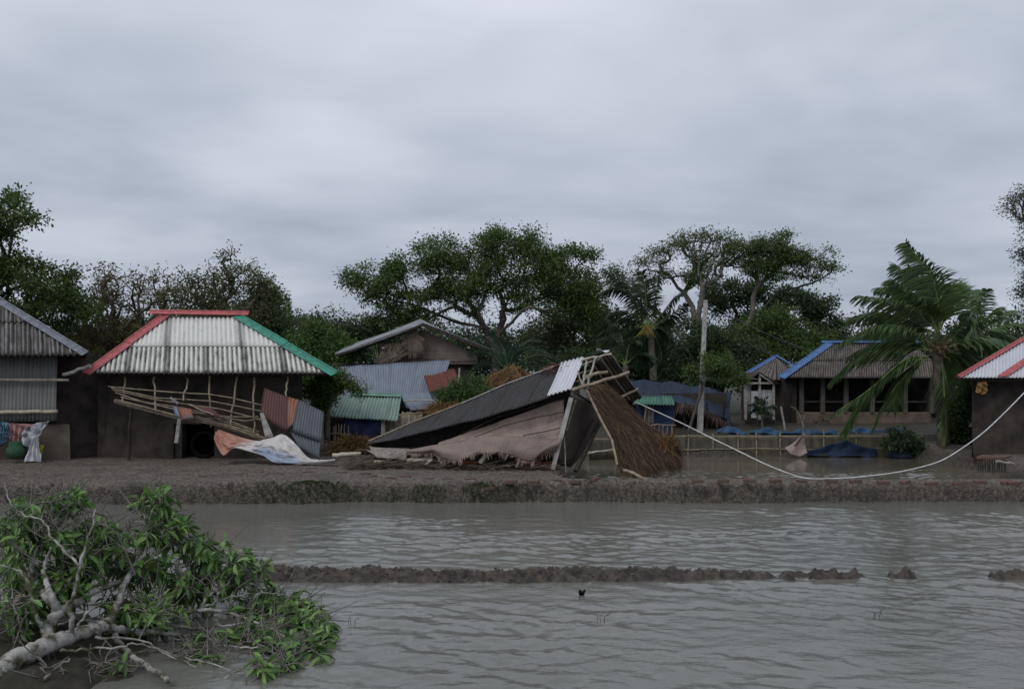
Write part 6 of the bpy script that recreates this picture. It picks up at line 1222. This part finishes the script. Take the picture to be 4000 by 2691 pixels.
post('pole', (1345, 1014), (1395, 1012), 26.6, 26.6, .02, bamboo, 'thin pole along bank left of the thatch panel', 'pole')
def right_house():
    root = thing('mud_house', P(2290, 1000, 23.5), 'mud house cut by right edge under white tin roof with red stripes', 'house')
    C = P(2182, 860, 22.8); Y1 = 25.6; Rl = P(2420, 720, Y1); x1 = 19.5; kx = 13.2/C.y*(Y1-C.y); V = Vector((kx, Y1-C.y, Rl.z-C.z)); O = Vector((C.x, C.y, C.z)); H = V.length
    q = MB(); q.corr(O, (1, 0, 0), V, [(0, 0), (x1-C.x, 0), (x1-C.x, H), (Rl.x-C.x-kx, H)], .10, .018, 0, nv=6, wob=.004)
    A2 = C+Vector((C.x/C.y*5.6*1.05, 5.6, 0)); q.ruled([A2, C], [Rl, Rl-Vector((0, .01, 0))], .10, .018, 3); roof = q.build('roof', roofmat('white roof tin', (.60, .61, .66), (.30, .29, .30), .10, 2.2, wear=.15, joint=.15, valley=.25, rough=.5, edge=.01), root, solid=.008)
    nF = Vector((1, 0, 0)).cross(V).normalized(); c = MB(); c.cap_strip(C, Rl, nF, (-.6, 0, .7), .09, .06); c.build('hip_cap', red_metal, roof)
    a = P(2268, 859, 22.8); b = O+Vector((a.x-C.x, 0, 0)); d = V.normalized(); st = MB(); p0 = b+nF*.055; p1 = p0+d*H*.99+Vector((Rl.x-C.x-kx-.3, 0, 0)); w_ = Vector((.30, 0, 0))
    st.add([p0, p0+w_, p1+w_, p1, p0+nF*.01, p0+w_+nF*.01, p1+w_+nF*.01, p1+nF*.01], [(0, 1, 2, 3), (7, 6, 5, 4), (0, 4, 5, 1), (1, 5, 6, 2), (2, 6, 7, 3), (3, 7, 4, 0)]); st.build('red_band', red_metal, roof)
    w = MB(); xw = P(2212, 0, 23.4).x
    w.grid(lambda i, j: Vector((xw+(x1-xw)*i, 23.4-.1*(1-j)+.04*math.sin(i*20+j*4), -.1+2.45*j)), 40, 16); w.grid(lambda i, j: Vector((xw*(1+.18*(1-i)), 23.4+4*(1-i), -.1+2.4*j)), 8, 8); w.build('wall', mud_wall, root)
    e = MB(); wob_tube(e, P(2190, 864, 22.95), Vector((x1, 22.95, 2.1)), .035, 6, .01, 6); e.build('eave_beam', wood_dark, root)
right_house()
hang('hanging_bag', [(2226, 870), (2246, 868)], [(2222, 893), (2235, 898), (2246, 894)], 22.9, [(.22, .13, .045), (.10, .055, .025)], 'ochre bag hanging under white eave at right', 'bag', fold=.05, nfold=1.5)
def cage():
    root = thing('brick_cage', P(2262, 1076, 20), 'low cage of thin dark bars with reddish slab top at right of pond', 'cage')
    q = MB(); q.hexa([P(2222, 1044, 19.6), P(2285, 1046, 19.5), P(2302, 1041, 20.4), P(2236, 1039, 20.5)]+[p+Vector((0, 0, .05)) for p in [P(2222, 1044, 19.6), P(2285, 1046, 19.5), P(2302, 1041, 20.4), P(2236, 1039, 20.5)]]); q.build('top_slab', brick_m, root)
    for k in range(12):
        u = 2226+k*5.4; q = MB(); wob_tube(q, P(u, 1044, 19.6), P(u+1, 1075, 19.6), .016, 5, .006, 3); q.build('bar', wood_dark, root)
cage()
post('branch', (2268, 1050), (2308, 1056), 19.4, 19.6, .03, wood_grey, 'grey branch lying across right end of slab-topped cage', 'branch')
def rope():
    pts = [(1445, 914, 22.2), (1500, 939, 21.5), (1560, 967, 20.6), (1620, 997, 19.8), (1680, 1026, 19.0), (1740, 1055, 18.4), (1800, 1079, 17.9), (1840, 1089, 17.75), (1900, 1088.5, 17.7), (1960, 1085, 17.8), (2040, 1075, 18.0), (2100, 1062, 18.2), (2145, 1047, 18.4), (2190, 1020, 18.7), (2240, 983, 19.2), (2290, 936, 19.8), (2340, 885, 20.4)]
    q = MB(); P_ = PP(pts, 0); o = []
    for i in range(len(P_)-1):
        a = P_[max(i-1, 0)]; b = P_[i]; c = P_[i+1]; d = P_[min(i+2, len(P_)-1)]
        for k in range(6):
            f = k/6; o.append(.5*(2*b+(c-a)*f+(2*a-5*b+4*c-d)*f*f+(-a+3*b-3*c+d)*f**3))
    o.append(P_[-1]); q.tube(o, .0135, 8); tag(q.build('hose', white_plastic), 'long white pipe sagging over the pond from collapsed house to right edge', 'hose')
rope()
# ---- bricks along the dike
def brick_mesh(seed):
    q = MB(); q.box(-.12, .12, -.058, .058, -.03, .042); o = q.build('brick', brick_m, loc=(0, 0, 0))
    md = o.modifiers.new('worn', 'BEVEL'); md.width = .008; md.segments = 2; return o
proto = None
def brick(u, v, label, group, dz=0.0, sc=1, rz=None):
    global proto
    Y = (HC-.05)*F/(v-VH); x = (u-CX)*Y/F; z = float(gz(np.array([[x]]), np.array([[Y]]))[0, 0])
    if z < -.25: z = 0.0
    if proto is None: proto = brick_mesh(0); o = proto
    else: o = proto.copy(); COL.objects.link(o)
    o.location = (x, Y, z+.02+dz); o.rotation_euler = (rng0.normal()*.08, rng0.normal()*.06, rng0.normal()*.35 if rz is None else rz); o.scale = (sc, sc, sc); tag(o, label, 'brick', group)
c5 = lambda x, y: (699.3+x*.375, 1037.3+y*.375)
c6b = lambda x, y: (1456.9+x*.375, 1037.3+y*.375)
for x, y in [(25, 93), (210, 97), (350, 107), (395, 118), (510, 127), (600, 118), (735, 128), (850, 131), (990, 133), (1110, 143), (1240, 143), (1380, 143), (1510, 138), (1620, 138), (1750, 133), (1830, 140), (1915, 133)]:
    brick(*c5(x, y), 'mud-smeared red brick half sunk in the yard mud in front of collapsed roof', 'bricks lined up in the yard mud', -.03, rng0.uniform(.8, 1.05))
for x, y in [(424, 1085), (463, 1080), (552, 1077), (590, 1073), (640, 1076), (701, 1073)]:
    brick(x, y, 'dull brick half sunk in the mud in front of white-roofed house', 'bricks sunk before the white-roofed house', -.035, .9)
for i, (x, y) in enumerate([(350, 153), (505, 151), (663, 150), (822, 150), (980, 152), (1160, 152), (1310, 154), (1480, 162), (1610, 160), (1770, 167), (1940, 167), (2065, 158), (2225, 162), (2268, 165)]):
    lab = 'brick standing on the dike rim between pond and flooded field' if i not in (4, 10) else ('dark brick stood on end under the lowest sag of white pipe' if i == 4 else 'orange brick with flat top on dike rim right of the pipe sag')
    brick(*c6b(x, y), lab, 'bricks along the dike rim' if i not in (4, 10) else None, .02, 1.0 if i != 4 else .9)
for i in range(24):
    u = 850+i*17+rng0.normal()*8; brick(u, 1060+rng0.normal()*3.5, 'broken brick lying against the rubble foot of collapsed roof', 'loose bricks at the foot of the collapsed roof', .0, rng0.uniform(.7, 1))
# ---- small things in the water
def floatbird():
    root = thing('float', P(1325, 1353, 9.9), 'small black forked float sticking out of the near water', 'float')
    c = G(1325, 1354, WL); root.location = c; root['_org'] = tuple(c)
    q = MB(); q.grid(lambda s_, t_: c+Vector((-.022+math.cos(6.283*s_)*.022*math.sin(3.14*t_), math.sin(6.283*s_)*.02*math.sin(3.14*t_), .03-.035*math.cos(3.14*t_))), 10, 6); q.build('bulb', black_m, root)
    q = MB(); q.tube([c+Vector((0, 0, -.02)), c+Vector((.015, 0, .03)), c+Vector((.035, 0, .065))], [.014, .018, .01], 6); q.tube([c+Vector((-.02, 0, .03)), c+Vector((-.03, 0, .07))], [.014, .006], 6); q.build('arm', black_m, root)
floatbird()
for u, v, lab in ((793, 1420, 'thin twig poking from water right of fallen tree leaves'), (1362, 1413, 'tiny twig tips breaking the water below the black float'), (1985, 1405, 'thin twig poking from the water at lower right')):
    c = G(u, v, WL); q = MB()
    for k in range(3): q.tube([c+Vector((k*.03, 0, -.05)), c+Vector((k*.03+rng0.normal()*.02, 0, .05)), c+Vector((k*.04+rng0.normal()*.04, 0, rng0.uniform(.05, .1)))], .003, 4)
    tag(q.build('twig', wood_dark), lab, 'twig')
dm = MB()
for k in range(1500):
    x = rg.uniform(-4.9, .8) if k % 4 else rg.uniform(.8, 4.5); y = 10.78+rg.normal()*.2; z = float(sz(np.array([[x]]), np.array([[y]]))[0, 0])
    if z < WL: continue
    th = rg.uniform(0, 6.28); L = rg.uniform(.015, .06); d = Vector((math.cos(th), math.sin(th), rg.uniform(-.1, .7))); e = Vector((-math.sin(th), math.cos(th), rg.normal()*.3))*L*.3; p = Vector((x, y, z+.002))
    dm.add([p, p+d*L*.5+e, p+d*L, p+d*L*.5-e], [(0, 1, 2, 3)])
tag(dm.build('leaf_litter', leafmat('brown leaf litter', (.05, .03, .02), (.11, .07, .045), (.22, .13, .07), rough=.8)), 'brown dead leaf bits strewn over the low mud strip in the water', 'litter', kind='stuff')
# ---- grass on the dike face
def grass():
    rng = np.random.default_rng(77); n = 60000; u = np.concatenate([rng.normal(760, 120, n//2), rng.normal(1080, 90, n//5), rng.uniform(250, 1500, n//10), rng.normal(1060, 120, n-n//2-n//5-n//10)])
    Y = 17.0+rng.uniform(-.25, .45, n)-.15*ss(-(u-CX)/80, 0, 9); x = (u-CX)*Y/F; z = gz(x, Y)
    pat = fbm(x*1.6, Y*1.6, 91, 3); ok = (z > WL-.03) & (z < -.08+.22*pat+.12*np.exp(-((u-760)/150)**2)) & (pat > -.25+.3*(z+.3)) ; x, Y, z = x[ok], Y[ok], z[ok]; n = len(x)
    C = np.stack([x, Y, z-.01], 1); D = np.stack([rng.normal(size=n)*.5, -.35+rng.normal(size=n)*.3, rng.uniform(.4, 1.2, n)], 1); L = rng.uniform(.02, .06, n); V, Q = leaf_quads(C, D, L, L*.2, rng, .1)
    tag(fast_mesh('grass', V, Q, leafmat('dike grass', (.025, .042, .014), (.045, .078, .022), (.075, .115, .04), rough=.8), nside=3, loc=(0, 17, 0)), kind='stuff')
    m = 260; sx_ = rng.uniform(-5, -1.7, m); sy = 10.75+rng.normal(size=m)*.15
grass()
